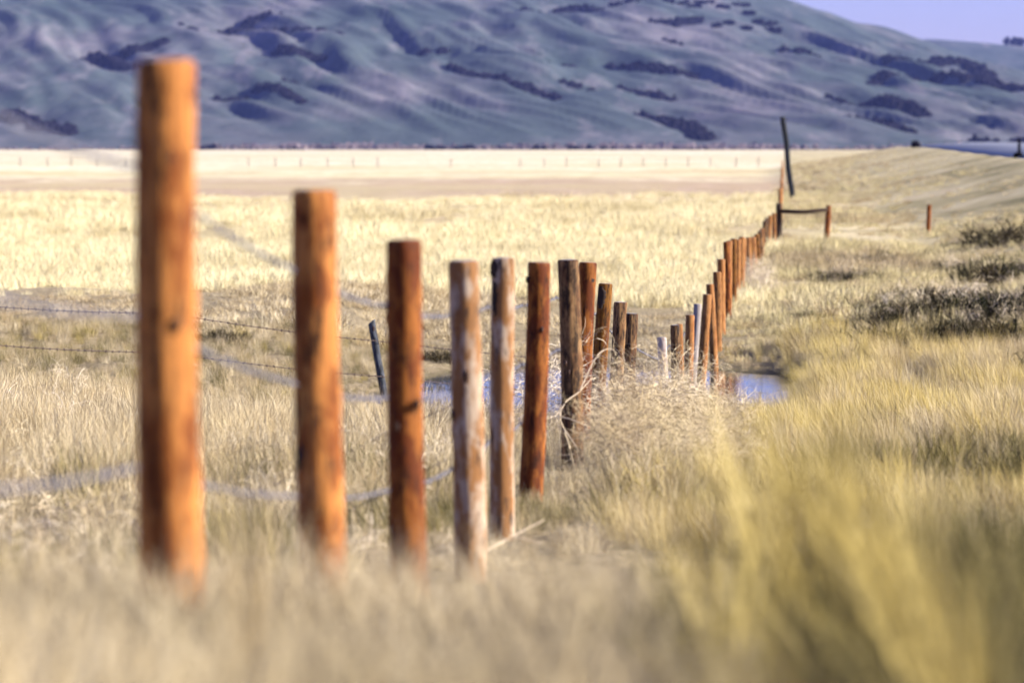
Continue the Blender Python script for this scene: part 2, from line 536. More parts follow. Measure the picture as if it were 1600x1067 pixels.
# trees on the far skyline
def fz(x, y):
    a = int(np.clip((x - fx[0]) / (fx[1] - fx[0]), 0, 158)); b = int(np.clip((y - fy[0]) / (fy[1] - fy[0]), 0, 58))
    return FZ[b, a]
for k, px in enumerate((1572, 1580, 1588, 1596)):
    x = (px - CX) / F_PX * 5280; y = 5280
    cs = [(RNG.normal() * 2.2, RNG.normal() * 2, 2 + 1.6 * j) for j in range(5)]
    v, f = blobs(cs, RNG.uniform(2.2, 3.6, 5), 1.1)
    r = obj('hilltop_tree', None, loc=(x, y, fz(x, y)))
    tag(r, 'tiny dark tree on the far skyline at the right edge', 'tree', 'trees on the far skyline')
    obj('crown', mesh('crown', v, f, MBRUSH, False), r)
    tv = [(.4 * math.cos(a) * s, .4 * math.sin(a) * s, z) for z, s in ((-1, 1.2), (7, .6)) for a in np.linspace(0, 2 * math.pi, 6, endpoint=False)]
    obj('trunk', mesh('trunk', tv, [[j, (j + 1) % 6, 6 + (j + 1) % 6, 6 + j] for j in range(6)], MBRUSH), r)
# bare willow scrub along the foot of the hill
MWILL = mat_brush('willow_scrub', (.085, .07, .075), (.15, .12, .125))
cs, rs = [], []
for k in range(4200):
    x = RNG.uniform(-620, 760); 
    d = .5 + .5 * math.tanh(3 * float(fbm(x / 90, 2.5, 3)) + .6)
    if RNG.random() > d: continue
    y = RNG.uniform(2235, 2330); r = RNG.uniform(.5, 1.7) * (.6 + .7 * d)
    cs.append((x, y, -3.5 + max(0, float(hill(x, y))) * (y > 2300) + r * .4)); rs.append(r)
v, f = blobs(cs, rs, .9)
tag(obj('willow_scrub', mesh('willow_scrub', v, f, MWILL, False)), 'low pinkish bare scrub along the foot of the hill', None, None, 'stuff')
cs, rs = [], []
for a, b, n in ((660, 740, 30), (830, 960, 26), (322, 340, 8)):
    for k in range(n):
        x = (RNG.uniform(a, b) - CX) / F_PX * 2260; r = RNG.uniform(.8, 2.0)
        cs.append((x, RNG.uniform(2215, 2275), -3.4 + r * .5)); rs.append(r)
v, f = blobs(cs, rs, .9)
tag(obj('dark_scrub', mesh('dark_scrub', v, f, MBRUSH, False)), 'dark scrub along the far edge of the field below the hill', None, None, 'stuff')

# ------------------------------------------------------------------ haze
hv = [(x, y, z) for z in (-12, 330) for x, y in ((-6300, -6300), (6300, -6300), (6300, 6300), (-6300, 6300))]
hf = [[3, 2, 1, 0], [4, 5, 6, 7], [0, 1, 5, 4], [1, 2, 6, 5], [2, 3, 7, 6], [3, 0, 4, 7]]
hm, nt, out = new_mat('haze')
pv = nt.nodes.new('ShaderNodeVolumePrincipled')
pv.inputs['Color'].default_value = (.28, .36, 1.0, 1)
pv.inputs['Density'].default_value = .000026
pv.inputs['Anisotropy'].default_value = .0
nt.links.new(pv.outputs[0], out.inputs['Volume'])
tag(obj('haze', mesh('haze', hv, hf, hm, False)), 'thin blue haze in front of the hills', None, None, 'stuff')

# ------------------------------------------------------------------ fence posts
def mat_post(name, light, mid, dark, bark=.45, fleck=.5, rough=.75):
    m, nt, out = new_mat(name)
    tc = nt.nodes.new('ShaderNodeTexCoord'); oi = nt.nodes.new('ShaderNodeObjectInfo')
    off = N(nt, 'ShaderNodeVectorMath', operation='SCALE'); off.inputs['Scale'].default_value = 37.0
    cmb = nt.nodes.new('ShaderNodeCombineXYZ')
    for s in range(3): nt.links.new(oi.outputs['Random'], cmb.inputs[s])
    nt.links.new(cmb.outputs[0], off.inputs[0])
    v = off.outputs[0]
    grain = noise(nt, mapping(nt, tc.outputs['Object'], (70, 70, 3.0), loc=v), 1, 5, .6)
    patch = noise(nt, mapping(nt, tc.outputs['Object'], (13, 13, 4.5), loc=v), 1, 6, .68)
    spots = noise(nt, mapping(nt, tc.outputs['Object'], (30, 30, 7), loc=v), 1, 5, .7)
    c = mixc(nt, ramp(nt, patch, [(bark - .06, (1, 1, 1)), (bark + .05, (0, 0, 0))]), light, mid)
    c = mixc(nt, ramp(nt, spots, [(fleck - .10, (.9, .9, .9)), (fleck + .02, (0, 0, 0))]), c, dark)
    c = mixc(nt, ramp(nt, grain, [(.35, (.45, .45, .45)), (.6, (0, 0, 0))]), c, mixc(nt, .5, c, dark))
    hs = N(nt, 'ShaderNodeHueSaturation')
    mr = N(nt, 'ShaderNodeMapRange'); mr.inputs['To Min'].default_value = .8; mr.inputs['To Max'].default_value = 1.15
    nt.links.new(oi.outputs['Random'], mr.inputs['Value']); nt.links.new(mr.outputs[0], hs.inputs['Value'])
    nt.links.new(c, hs.inputs['Color'])
    hgt = mixc(nt, .5, grain, patch)
    pb = principled(nt, out, hs.outputs[0], rough, .12, hgt, .9, .008)
    pb.inputs['Diffuse Roughness'].default_value = 1.0
    return m
MP = {
    'orange': mat_post('orange_post_wood', (.50, .205, .048), (.23, .066, .012), (.028, .010, .006), .48, .46),
    'pale': mat_post('pale_peeled_wood', (.50, .385, .27), (.32, .15, .05), (.05, .032, .024), .53, .43),
    'mottled': mat_post('mottled_bark_wood', (.30, .17, .07), (.16, .075, .03), (.025, .014, .009), .50, .53),
    'red': mat_post('red_brown_wood', (.37, .125, .021), (.17, .040, .007), (.025, .009, .005), .52, .46),
    'amber': mat_post('amber_wood', (.30, .125, .018), (.17, .055, .009), (.025, .012, .006), .49, .49),
    'white': mat_post('whitened_wood', (.48, .42, .38), (.34, .25, .20), (.12, .09, .07), .44, .38),
    'grey': mat_post('old_grey_wood', (.11, .12, .14), (.05, .055, .065), (.012, .012, .015), .52, .46),
    'far': mat_post('far_orange_wood', (.44, .205, .065), (.32, .125, .032), (.05, .02, .01), .48, .44),
    'brown': mat_post('brown_rail_wood', (.07, .04, .025), (.045, .025, .015), (.015, .01, .008), .5, .44),
    'dark': mat_post('dark_pole_wood', (.028, .032, .038), (.018, .02, .024), (.008, .008, .01), .5, .44),
}
def simple_mat(name, col, rough=.7, spec=.2, metal=0):
    m, nt, out = new_mat(name)
    geo = nt.nodes.new('ShaderNodeNewGeometry')
    n = noise(nt, geo.outputs['Position'], 60, 4)
    c = mixc(nt, n, tuple(x * .65 for x in col), tuple(min(1, x * 1.25) for x in col))
    b = principled(nt, out, c, rough, spec); b.inputs['Metallic'].default_value = metal
    return m
MKNOT = simple_mat('knot', (.035, .016, .010))
MBARK = simple_mat('bark', (.035, .022, .017), .9)
MEND = simple_mat('cut_end', (.22, .15, .10), .9)
MENDG = simple_mat('weathered_end', (.22, .20, .20), .9)
MWIRE = simple_mat('galvanised_wire', (.15, .15, .19), .5, .5, .5)
MRUST = simple_mat('rusty_wire', (.06, .04, .035), .8, .3, .2)

def post_shape(seed, r, h, below=.35, sides=22, rings=40, bend=.012, rough=.05, tilt_top=0.0):
    rg = np.random.default_rng(seed)
    z = np.concatenate([np.linspace(-below, h - .012, rings), [h]])
    ph = rg.uniform(0, 50)
    bx = bend * np.sin(z * 2.1 + rg.uniform(0, 6)); by = bend * np.sin(z * 1.7 + rg.uniform(0, 6))
    bx -= bx[0]; by -= by[0]
    a = np.linspace(0, 2 * math.pi, sides, endpoint=False)
    V, F = [], []
    knots = [(rg.uniform(.1, h), rg.uniform(0, 6.28), rg.uniform(.05, .14)) for _ in range(5)]
    for k, zz in enumerate(z):
        t = (zz + below) / (h + below)
        rr = r * (1.05 - .10 * t)
        if k == len(z) - 1: rr *= .90
        n = 1 + rough * perlin(np.cos(a) * 1.6 + ph, np.sin(a) * 1.6 + zz * 2.6 + ph) + rough * .5 * perlin(a * 3 + ph, np.full_like(a, zz * 9))
        for kz, ka, kr in knots:
            da = np.abs((a - ka + math.pi) % (2 * math.pi) - math.pi)
            n = n + kr * np.exp(-((zz - kz) / .03) ** 2 - (da / .28) ** 2)
        for q in range(sides):
            V.append((bx[k] + rr * n[q] * math.cos(a[q]), by[k] + rr * n[q] * math.sin(a[q]), zz + (tilt_top * math.cos(a[q]) * r if k >= len(z) - 2 else 0)))
        if k:
            for q in range(sides):
                b0 = (k - 1) * sides
                F.append([b0 + q, b0 + (q + 1) % sides, b0 + sides + (q + 1) % sides, b0 + sides + q])
    top = (bx[-1], by[-1], h)
    cap = [V[(len(z) - 1) * sides + q] for q in range(sides)]
    return V, F, cap, top
def cap_mesh(cap, mat):
    c = np.array(cap); mid = c.mean(0)
    V = [tuple(p) for p in c] + [tuple(mid + (p - mid) * .55 + np.array([0, 0, .003])) for p in c] + [tuple(mid + np.array([0, 0, .001]))]
    n = len(cap); F = []
    for q in range(n):
        F.append([q, (q + 1) % n, n + (q + 1) % n, n + q]); F.append([n + q, n + (q + 1) % n, 2 * n])
    return mesh('cut_top', V, F, mat)
def tube(pts, r, sides=5, taper=1.0):
    pts = [Vector(p) for p in pts]; V, F = [], []
    for k, p in enumerate(pts):
        d = (pts[min(k + 1, len(pts) - 1)] - pts[max(k - 1, 0)]).normalized()
        u = d.orthogonal().normalized(); w = d.cross(u)
        rr = r * (1 + (taper - 1) * k / max(1, len(pts) - 1))
        for q in range(sides):
            a = 2 * math.pi * q / sides
            V.append(tuple(p + (u * math.cos(a) + w * math.sin(a)) * rr))
        if k:
            for q in range(sides):
                b = (k - 1) * sides
                F.append([b + q, b + (q + 1) % sides, b + sides + (q + 1) % sides, b + sides + q])
    e = (len(pts) - 1) * sides
    F.append(list(range(sides))[::-1]); F.append([e + q for q in range(sides)])
    return V, F
def knot_mesh(w, h):
    v = IV * np.array([w, .012, h]) * (1 + .12 * np.random.default_rng(3).standard_normal(len(IV)))[:, None]
    return mesh('knot', v, IF.tolist(), MKNOT)
def bark_mesh(rad, a0, a1, z0, z1, seed):
    rg = np.random.default_rng(seed); V, F = [], []
    nz, na = 12, 7
    for k in range(nz):
        t = k / (nz - 1); w = (math.sin(math.pi * min(max(t, .06), .94)) ** .5)
        j0, j1 = rg.normal() * .10, rg.normal() * .10
        for q in range(na):
            s = q / (na - 1); am = (a0 + a1) / 2
            a = am + (s - .5) * (a1 - a0) * w + (j0 if s < .5 else j1) * abs(s - .5) * 2
            rr = rad + (.006 if 0 < q < na - 1 else -.002) + rg.normal() * .001
            V.append((rr * math.sin(a), -rr * math.cos(a), z0 + (z1 - z0) * t))
    for k in range(nz - 1):
        for q in range(na - 1):
            b = k * na + q; F.append([b, b + 1, b + na + 1, b + na])
    return mesh('bark_patch', V, F, MBARK)
STAPLE = mesh('staple', *tube([(.004, 0, -.012), (-.006, 0, -.012), (-.009, 0, 0), (-.006, 0, .012), (.004, 0, .012)], .002, 4), MWIRE)
# photo x of the centre, photo y of the top, distance, width in photo px, material, lean in photo px (top minus foot), label
POSTS = [
    (262, 95, 9.0, 99, 'orange', -8, 'nearest and tallest fence post, strongly blurred, orange with a black shaded side'),
    (500, 297, 11.9, 75, 'orange', -4, 'second nearest fence post, blurred orange, with a black knot low on its side'),
    (632, 375, 14.6, 58, 'red', -12, 'third nearest fence post, deep orange brown with a greyish top'),
    (730, 407, 17.45, 51, 'pale', -4, 'fourth nearest fence post, whitish peeled wood with a black bark strip'),
    (783, 403, 19.8, 39, 'pale', -4, 'fifth nearest fence post, slim and pale, just right of the bark striped one'),
    (839, 410, 22.5, 38, 'red', 12, 'reddish brown fence post, sixth nearest, leaning slightly right in front of the pond'),
    (887, 406, 25.6, 36, 'mottled', -6, 'mottled grey brown fence post behind the white crooked branch'),
    (922, 410, 28.5, 30, 'red', 14, 'dark red brown fence post touching the mottled one on its right'),
    (946, 443, 31.2, 24, 'amber', 14, 'amber fence post with a dark top, ninth nearest'),
    (966, 472, 33.8, 22, 'mottled', 8, 'short mottled fence post, tenth nearest, its foot buried in tumbleweed'),
    (989, 490, 36.8, 22, 'mottled', 8, 'brown fence post left of the gap, standing in the tumbleweed'),
    (1035, 527, 44.0, 16, 'white', -4, 'shortest post, bone white, alone in the dip of the fence'),
    (1053, 508, 47.5, 16, 'mottled', -4, 'dull brown fence post just right of the bone white one'),
    (1062, 506, 50.5, 11, 'far', -3, 'thin orange fence post half hidden right of the bone white one'),
    (1079, 492, 53.5, 15, 'far', 6, 'tan fence post leaning right before the long whitish one'),
    (1090, 475, 56.5, 13, 'white', 10, 'long whitish fence post leaning right beyond the dip'),
    (1104, 460, 59.5, 15, 'far', 10, 'orange tan fence post right of the long whitish one, leaning right'),
    (1110, 444, 62.5, 13, 'far', -6, 'orange fence post standing at the right edge of the water'),
    (1119, 425, 66.0, 14, 'far', -2, 'orange fence post, first of the rising run beyond the water'),
    (1126, 405, 69.0, 13, 'far', -2, 'tall orange fence post in the rising run beyond the water'),
    (1135, 378, 73.0, 13, 'red', -2, 'dark topped orange post at the head of the rising run'),
]
FARX = [1141, 1147, 1153, 1158, 1163, 1168, 1173, 1178, 1183, 1187, 1191, 1195, 1199, 1204, 1210]
FARYT = [376, 373, 374, 370, 373, 371, 372, 370, 366, 361, 357, 345, 341, 337, 333]
for k, (x, y) in enumerate(zip(FARX, FARYT)):
    POSTS.append((x, y, 76 + k * 4.0, 12 - k * .3, random.choice(['far', 'far', 'far', 'amber', 'mottled']), random.uniform(-3, 3), '%s post after the dark topped one in the crowded far run of the fence' % ('first', 'second', 'third', 'fourth', 'fifth', 'sixth', 'seventh', 'eighth', 'ninth', 'tenth', 'eleventh', 'twelfth', 'thirteenth', 'fourteenth', 'fifteenth')[k]))
wires = {0: [], 1: [], 2: []}
CAMDIR_TOPS = []
TOPS = []
for k, (px, py, D, wpx, mk, lean, lab) in enumerate(POSTS):
    top = at(px, py, D)
    mmpx = D / F_PX
    r = wpx * mmpx / 2 * (.97 if k < 20 else .85)
    gz_ = float(ground(top[0], D))
    foot = np.array([top[0] - lean * mmpx, D, gz_])
    h = top[2] - gz_
    near = k < 12
    V_, F_, cap, tp = post_shape(100 + k, r, h / math.cos(math.atan2(lean * mmpx, h)), below=.35, sides=24 if near else 12, rings=44 if near else 14, bend=.010 if near else .008, rough=.07)
    o = obj('fence_post', mesh('fence_post', V_, F_, MP[mk]), loc=foot, rot=(RNG.uniform(-.012, .012), math.atan2(lean * mmpx, h), 0))
    tag(o, lab, 'post', 'round wooden posts of the main fence')
    obj('cut_top', cap_mesh(cap, MENDG if mk in ('pale', 'white', 'mottled') else MEND), o)
    ax = np.array([math.sin(math.atan2(lean * mmpx, h)), 0, math.cos(math.atan2(lean * mmpx, h))])
    for w, dz in enumerate((.25, .60, .95)):
        q = foot + ax * (h - dz) + np.array([-r - .006, 0, 0])
        wires[w].append(q)
        if k < 21:
            obj('staple', STAPLE, o, (-r * .99, 0, h - dz))
    if k == 0: K0 = o
    rg = np.random.default_rng(500 + k)
    if k == 1: obj('knot', knot_mesh(.022, .05), o, (-r * .86, -r * .52, h - 418 * mmpx), (0, 0, math.radians(-58)))
    if k in (0, 2, 5, 6):
        for _ in range(2):
            a = rg.uniform(-.9, .9); zz = rg.uniform(.35, h - .1)
            obj('knot', knot_mesh(.009, .02), o, (r * .99 * math.sin(a), -r * .99 * math.cos(a), zz), (0, 0, a))
    if k == 3:
        obj('bark_patch', bark_mesh(r, -1.5, -.35, h - .36, h - .17, 1), o)
        obj('knot', knot_mesh(.014, .03), o, (-r * .1, -r * .99, h - .52), (0, 0, -.1))
        obj('knot', knot_mesh(.02, .03), o, (-r * .93, -r * .35, h - .70), (0, 0, -1.2))
    if k == 4:
        obj('bark_patch', bark_mesh(r, -1.2, -.1, h - .10, h - .01, 2), o)
        obj('bark_patch', bark_mesh(r, -.9, -.2, h - .30, h - .12, 5), o)
    if k == 7: obj('bark_patch', bark_mesh(r, -1.3, .5, h - .22, h - .01, 3), o)
    if k == 8: obj('bark_patch', bark_mesh(r, -1.3, .1, h - .20, h - .02, 4), o)

def barbed(name, pts, mat, lab, grp, sag=.02, r=.0022, barb=.11, bl=.016, sub=10, maxY=1e9, cat='wire'):
    """two twisted strands in one cable mesh, with the barbs as a child"""
    P = []
    pts = [np.array(p, float) for p in pts]
    for a, b in zip(pts[:-1], pts[1:]):
        for s in range(sub):
            t = s / sub
            p = a + (b - a) * t; p[2] -= sag * 4 * t * (1 - t)
            P.append(p)
    P.append(pts[-1])
    V_, F_ = tube(P, r, 5)
    root = obj(name, mesh(name, V_, F_, mat))
    tag(root, lab, cat, grp)
    BV, BF = [], []
    acc = 0.0
    for a, b in zip(P[:-1], P[1:]):
        L = np.linalg.norm(b - a); d = (b - a) / L
        while acc < L and a[1] < maxY:
            c = a + d * acc
            for q in range(2):
                u = RNG.standard_normal(3); u -= d * u.dot(d); u /= np.linalg.norm(u)
                v2, f2 = tube([tuple(c - u * bl), tuple(c + u * .2 * bl + d * .006), tuple(c + u * bl)], r * .55, 3)
                n0 = len(BV); BV += v2; BF += [[i + n0 for i in f] for f in f2]
            # wrap
            v2, f2 = tube([tuple(c - d * .009), tuple(c + d * .009)], r * 1.8, 5)
            n0 = len(BV); BV += v2; BF += [[i + n0 for i in f] for f in f2]
            acc += barb
        acc -= L
    if BV:
        b = obj('barbs', mesh('barbs', BV, BF, mat), root); b['kind'] = 'stuff'
    return root
first = {0: at(-230, 60, 5.6), 1: at(-230, 405, 5.6), 2: at(-230, 770, 5.6)}
nm = ['top', 'middle', 'bottom']
for w in range(3):
    barbed('barbed_wire', [first[w] + np.array([0, 0, 0])] + wires[w], MWIRE,
           ['top barbed wire strand stapled along the main fence posts', 'middle barbed wire strand stapled along the main fence posts', 'lowest barbed wire strand of the main fence, crossing the grass'][w],
           'barbed wire strands of the main fence', maxY=60, r=.0028)

# fence continuing beyond the corner
corner_top = at(1218, 318, 140)
def plain_post(px, py, D, r, mk, lab, grp, h=None, lean=0, name='fence_post', sides=10):
    top = at(px, py, D); gz_ = float(ground(top[0], D)); hh = top[2] - gz_ if h is None else h
    V_, F_, cap, tp = post_shape(int(px * 7 + D), r, hh, .4, sides, 10, .01, .06)
    o = obj(name, mesh(name, V_, F_, MP[mk]), loc=(top[0] - math.tan(lean) * hh, D, gz_), rot=(0, lean, 0))
    tag(o, lab, 'post', grp)
    obj('cut_top', cap_mesh(cap, MEND), o)
    return o, np.array([top[0], D, gz_ + hh])
cp, ct = plain_post(1218, 318, 138, .11, 'brown', 'dark corner post holding the left end of the brace rail', 'posts of the cross fence')
bp_, bt = plain_post(1294, 321, 138, .10, 'red', 'short brown post holding the right end of the brace rail', 'posts of the cross fence', lean=.05)
sp_, st = plain_post(1452, 320, 146, .085, 'red', 'lone brown post standing in the verge right of the brace', 'posts of the cross fence', lean=.03)
V_, F_ = tube([(ct[0] + .02, ct[1] - .13, ct[2] - .28), ((ct[0] + bt[0]) / 2, ct[1] - .135, ct[2] - .31), (bt[0] - .02, bt[1] - .13, bt[2] - .15)], .075, 10)
rl = obj('brace_rail', mesh('brace_rail', V_, F_, MP['brown']))
tag(rl, 'horizontal dark brace rail between the corner post and the short brown post', 'rail')
for dz in (.3, .62, .92):
    barbed('barbed_wire', [ct - [0, -.1, dz], bt - [0, -.1, dz], st - [0, -.1, dz], st + [6, 3, -dz + .1]], MRUST,
           {.3: 'top faint wire of the cross fence right of the brace', .62: 'middle faint wire of the cross fence right of the brace', .92: 'lowest faint wire of the cross fence right of the brace'}[dz],
           'wires of the cross fence', maxY=0, r=.006)
for k in range(16):
    D = 150 + k * 11 + k * k * .6
    x = 1219 + (k / 15) * 5 + random.uniform(-1, 1)
    X = (x - CX) / F_PX * D
    g_ = float(ground(X, D)); h = random.uniform(1.15, 1.4)
    yy = HOR - (g_ + h) / D * F_PX
    plain_post(x, yy, D, .085, 'far', 'tiny fence post in the far line behind the corner post', 'posts of the fence beyond the corner', h=h, sides=7)

# leaning utility pole
top = at(1223, 183, 240); base = at(1237.5, 326, 240); gz_ = float(ground(base[0], 240))
dirv = np.array([top[0] - base[0], 0, top[2] - gz_]); L = np.linalg.norm(dirv)
V_, F_, cap, tp = post_shape(900, .17, L, 1.2, 12, 20, .03, .03)
o = obj('utility_pole', mesh('utility_pole', V_, F_, MP['dark']), loc=(base[0], 240, gz_), rot=(0, math.atan2(dirv[0], dirv[2]), 0))
tag(o, 'tall dark bare utility pole leaning left beyond the corner post', 'pole')
obj('cut_top', cap_mesh(cap, MENDG), o)

# old grey post and the old wire fence at the left
def old_post(tx, ty, bx, D, r, lab):
    t = at(tx, ty, D); b = at(bx, ty, D); g_ = float(ground(b[0], D))
    dv = np.array([t[0] - b[0], 0, t[2] - g_]); L = np.linalg.norm(dv)
    V_, F_, cap, tp = post_shape(int(tx), r, L, .4, 16, 24, .012, .10, tilt_top=.5)
    o = obj('old_fence_post', mesh('old_fence_post', V_, F_, MP['grey']), loc=(b[0], D, g_), rot=(0, math.atan2(dv[0], dv[2]), 0))
    tag(o, lab, 'post', 'old grey fence posts')
    obj('cut_top', cap_mesh(cap, MENDG), o)
    obj('knot', knot_mesh(.02, .045), o, (-.01, -r, L - .10))
    return o
old_post(583, 502, 603, 55, .055, 'old weathered grey post leaning left among the dry grass, wire tied to it')
old_post(262, 468, 268, 51, .055, 'old grey post hidden behind the nearest orange post')
OW = [[(-60, 474), (262, 489), (596, 533), (1010, 572)], [(-60, 534), (262, 550), (598, 588), (1010, 622)], [(-60, 600), (262, 612), (601, 626), (1010, 648)]]
for k, line in enumerate(OW):
    ptsw = [at(x, y, D) + np.array([0, -.06, 0]) for (x, y), D in zip(line, (46.5, 51, 55, 60))]
    barbed('barbed_wire', ptsw, MRUST, ['upper rusty barbed wire crossing behind the two nearest posts', 'second rusty barbed wire crossing behind the two nearest posts', 'lowest rusty barbed wire half hidden in the dry grass'][k],
           'rusty wires of the old fence', sag=.03, r=.0065, barb=.17, bl=.024, sub=14)

# thin fence far across the field
for k, x in enumerate((31, 74, 111, 152, 196, 388, 430, 470, 512, 552, 590, 705, 813, 850, 885, 935, 970, 1005, 1040, 1075, 1110, 1150, 1185)):
    D = 590 + 6 * math.sin(k)
    X = (x - CX) / F_PX * D; g_ = float(ground(X, D)); h = random.uniform(1.25, 1.6)
    plain_post(x, HOR - (g_ + h) / D * F_PX, D, .055, 'grey', 'hair thin post of the fence far across the bright field', 'posts far across the field', h=h, sides=6)

# roadside markers with weeds at their feet
for k, (px, py, D, lab1, lab2) in enumerate([(1431, 221, 440, 'small dark marker stub on the road edge, left of the two', 'dark weed heap at the foot of the left road marker'),
                                             (1592, 217, 255, 'small dark pointed marker at the right end of the road', 'dark weed heap at the foot of the right road marker')]):
    X = (px - CX) / F_PX * D; z = float(ground(X, D))
    zt = (HOR - py) / F_PX * D
    h = max(.6, zt - z)
    V_, F_, cap, tp = post_shape(70 + k, .10 + .05 * (k == 0), h, .3, 8, 8, .01, .15)
    o = obj('road_marker', mesh('road_marker', V_, F_, MBRUSH), loc=(X, D, z)); tag(o, lab1, 'marker', 'road markers')
    obj('cap', cap_mesh(cap, MBRUSH), o)
    sc = D / 440
    v, f = blobs([(-.35 * sc, -.2, .25 * sc), (-.1, -.3, .3 * sc), (.2 * sc, -.2, .18 * sc)], [.38 * sc, .42 * sc, .3 * sc], .9, .25)
    o = obj('weed_heap', mesh('weed_heap', v, f, MBRUSH, False), loc=(X, D, z)); tag(o, lab2, 'weeds', 'weed heaps on the road edge')

# ------------------------------------------------------------------ grass
def mat_grass(name, cols, patch_cols, patch_scale=.5, trans=.18, patch_lo=.45, patch_hi=.62):
    """cols: blade colour range; patch_cols: tint where a broad noise is high"""
    m, nt, out = new_mat(name)
    at_ = N(nt, 'ShaderNodeAttribute'); at_.attribute_name = 'blade'
    oi = nt.nodes.new('ShaderNodeObjectInfo')
    mixr = N(nt, 'ShaderNodeMath', operation='MULTIPLY_ADD')
    nt.links.new(at_.outputs['Fac'], mixr.inputs[0]); mixr.inputs[1].default_value = .6
    sc = N(nt, 'ShaderNodeMath', operation='MULTIPLY'); nt.links.new(oi.outputs['Random'], sc.inputs[0]); sc.inputs[1].default_value = .4
    nt.links.new(sc.outputs[0], mixr.inputs[2])
    n = len(cols)
    c1 = ramp(nt, mixr.outputs[0], [(i / (n - 1), c) for i, c in enumerate(cols)])
    n = len(patch_cols)
    c2 = ramp(nt, mixr.outputs[0], [(i / (n - 1), c) for i, c in enumerate(patch_cols)])
    geo = nt.nodes.new('ShaderNodeNewGeometry')
    ns = noise(nt, mapping(nt, geo.outputs['Position'], (1, .45, .3)), patch_scale, 4, .6)
    c = mixc(nt, ramp(nt, ns, [(patch_lo, (0, 0, 0)), (patch_hi, (1, 1, 1))]), c1, c2)
    d = nt.nodes.new('ShaderNodeBsdfDiffuse'); t = nt.nodes.new('ShaderNodeBsdfTranslucent')
    nt.links.new(c, d.inputs['Color']); nt.links.new(c, t.inputs['Color'])
    mx = nt.nodes.new('ShaderNodeMixShader'); mx.inputs[0].default_value = trans
    nt.links.new(d.outputs[0], mx.inputs[1]); nt.links.new(t.outputs[0], mx.inputs[2])
    nt.links.new(mx.outputs[0], out.inputs['Surface'])
    return m
STRAW = [(.15, .105, .05), (.36, .27, .14), (.56, .46, .28), (.74, .65, .48)]
GREYS = [(.14, .105, .06), (.33, .26, .15), (.53, .44, .285), (.72, .63, .46)]
YELL = [(.14, .10, .022), (.37, .275, .075), (.60, .475, .17), (.76, .645, .34)]
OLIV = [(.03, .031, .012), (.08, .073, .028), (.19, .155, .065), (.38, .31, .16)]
KHAKI = [(.18, .145, .065), (.40, .335, .165), (.58, .50, .28), (.72, .64, .42)]
HAY = [(.42, .33, .16), (.60, .51, .28), (.71, .63, .39), (.77, .70, .49)]
MG = {
    'straw': mat_grass('straw_grass', STRAW, GREYS, .6),
    'grey': mat_grass('grey_thatch', GREYS, [(.15, .125, .08), (.24, .20, .12), (.36, .30, .18), (.5, .42, .27)], .7, .2),
    'gold': mat_grass('golden_grass', [(.22, .165, .05), (.38, .295, .095), (.54, .43, .165), (.68, .57, .28)], YELL, .9, .2, .5, .7),
    'yellow': mat_grass('yellow_grass', YELL, STRAW, .9, .2, .44, .62),
    'khaki': mat_grass('khaki_grass', KHAKI, [(.10, .075, .04), (.22, .165, .09), (.38, .30, .18), (.56, .48, .32)], .11, .18, .48, .6),
    'olive': mat_grass('olive_grass', OLIV, YELL, .9, .2, .52, .68),
    'hay': mat_grass('hay_grass', HAY, [(.26, .19, .09), (.42, .34, .17), (.56, .48, .28), (.66, .6, .42)], .085, .18, .48, .64),
    'twig': mat_grass('dead_twigs', [(.15, .11, .07), (.40, .31, .21), (.68, .58, .44), (.84, .76, .63)], [(.34, .26, .15), (.48, .38, .22), (.6, .5, .32), (.66, .58, .42)], .9, .1),
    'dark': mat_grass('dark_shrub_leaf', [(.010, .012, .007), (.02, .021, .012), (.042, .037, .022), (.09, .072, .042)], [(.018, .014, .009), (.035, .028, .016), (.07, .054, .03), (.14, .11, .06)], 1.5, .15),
}
def blades(n, rad, L0, L1, w, lean0, lean1, bend, segs=4, seed=0, wind=(-.18, 0, 0), droop=1.0, base_h=0.0, clump=.6):
    rg = np.random.default_rng(seed)
    V = np.zeros((n, segs * 2 + 1, 3)); F = []
    a0 = rg.uniform(0, 2 * math.pi, n); rr = rad * np.power(rg.random(n), clump)
    base = np.stack([rr * np.cos(a0), rr * np.sin(a0), rg.uniform(-.02, base_h, n)], -1)
    L = rg.uniform(L0, L1, n)
    az = np.where(rg.random(n) < .6, a0 + rg.normal(0, .6, n), rg.uniform(0, 2 * math.pi, n))
    th = rg.uniform(lean0, lean1, n)
    bd = rg.normal(bend, bend * .6 + .05, n)
    face = rg.uniform(0, 2 * math.pi, n)
    side = np.stack([np.cos(face), np.sin(face), rg.normal(0, .15, n)], -1)
    p = base.copy(); wv = np.array(wind)
    for s in range(segs + 1):
        t = s / segs
        ww = w * (1 - .75 * t) * .5
        if s < segs:
            V[:, s * 2] = p - side * ww; V[:, s * 2 + 1] = p + side * ww
        else:
            V[:, s * 2] = p
        ang = th + bd * t * droop
        d = np.stack([np.sin(ang) * np.cos(az), np.sin(ang) * np.sin(az), np.cos(ang)], -1) + wv * (t + .3)
        d /= np.linalg.norm(d, axis=1)[:, None]
        p = p + d * (L / segs)[:, None]
    m_ = segs * 2 + 1
    F3, F4 = [], []
    for k in range(n):
        b = k * m_
        for s in range(segs - 1): F4.append([b + 2 * s, b + 2 * s + 1, b + 2 * s + 3, b + 2 * s + 2])
        F4.append([b + 2 * segs - 2, b + 2 * segs - 1, b + 2 * segs])
    return V.reshape(-1, 3), F4, np.repeat(rg.random(n), m_)
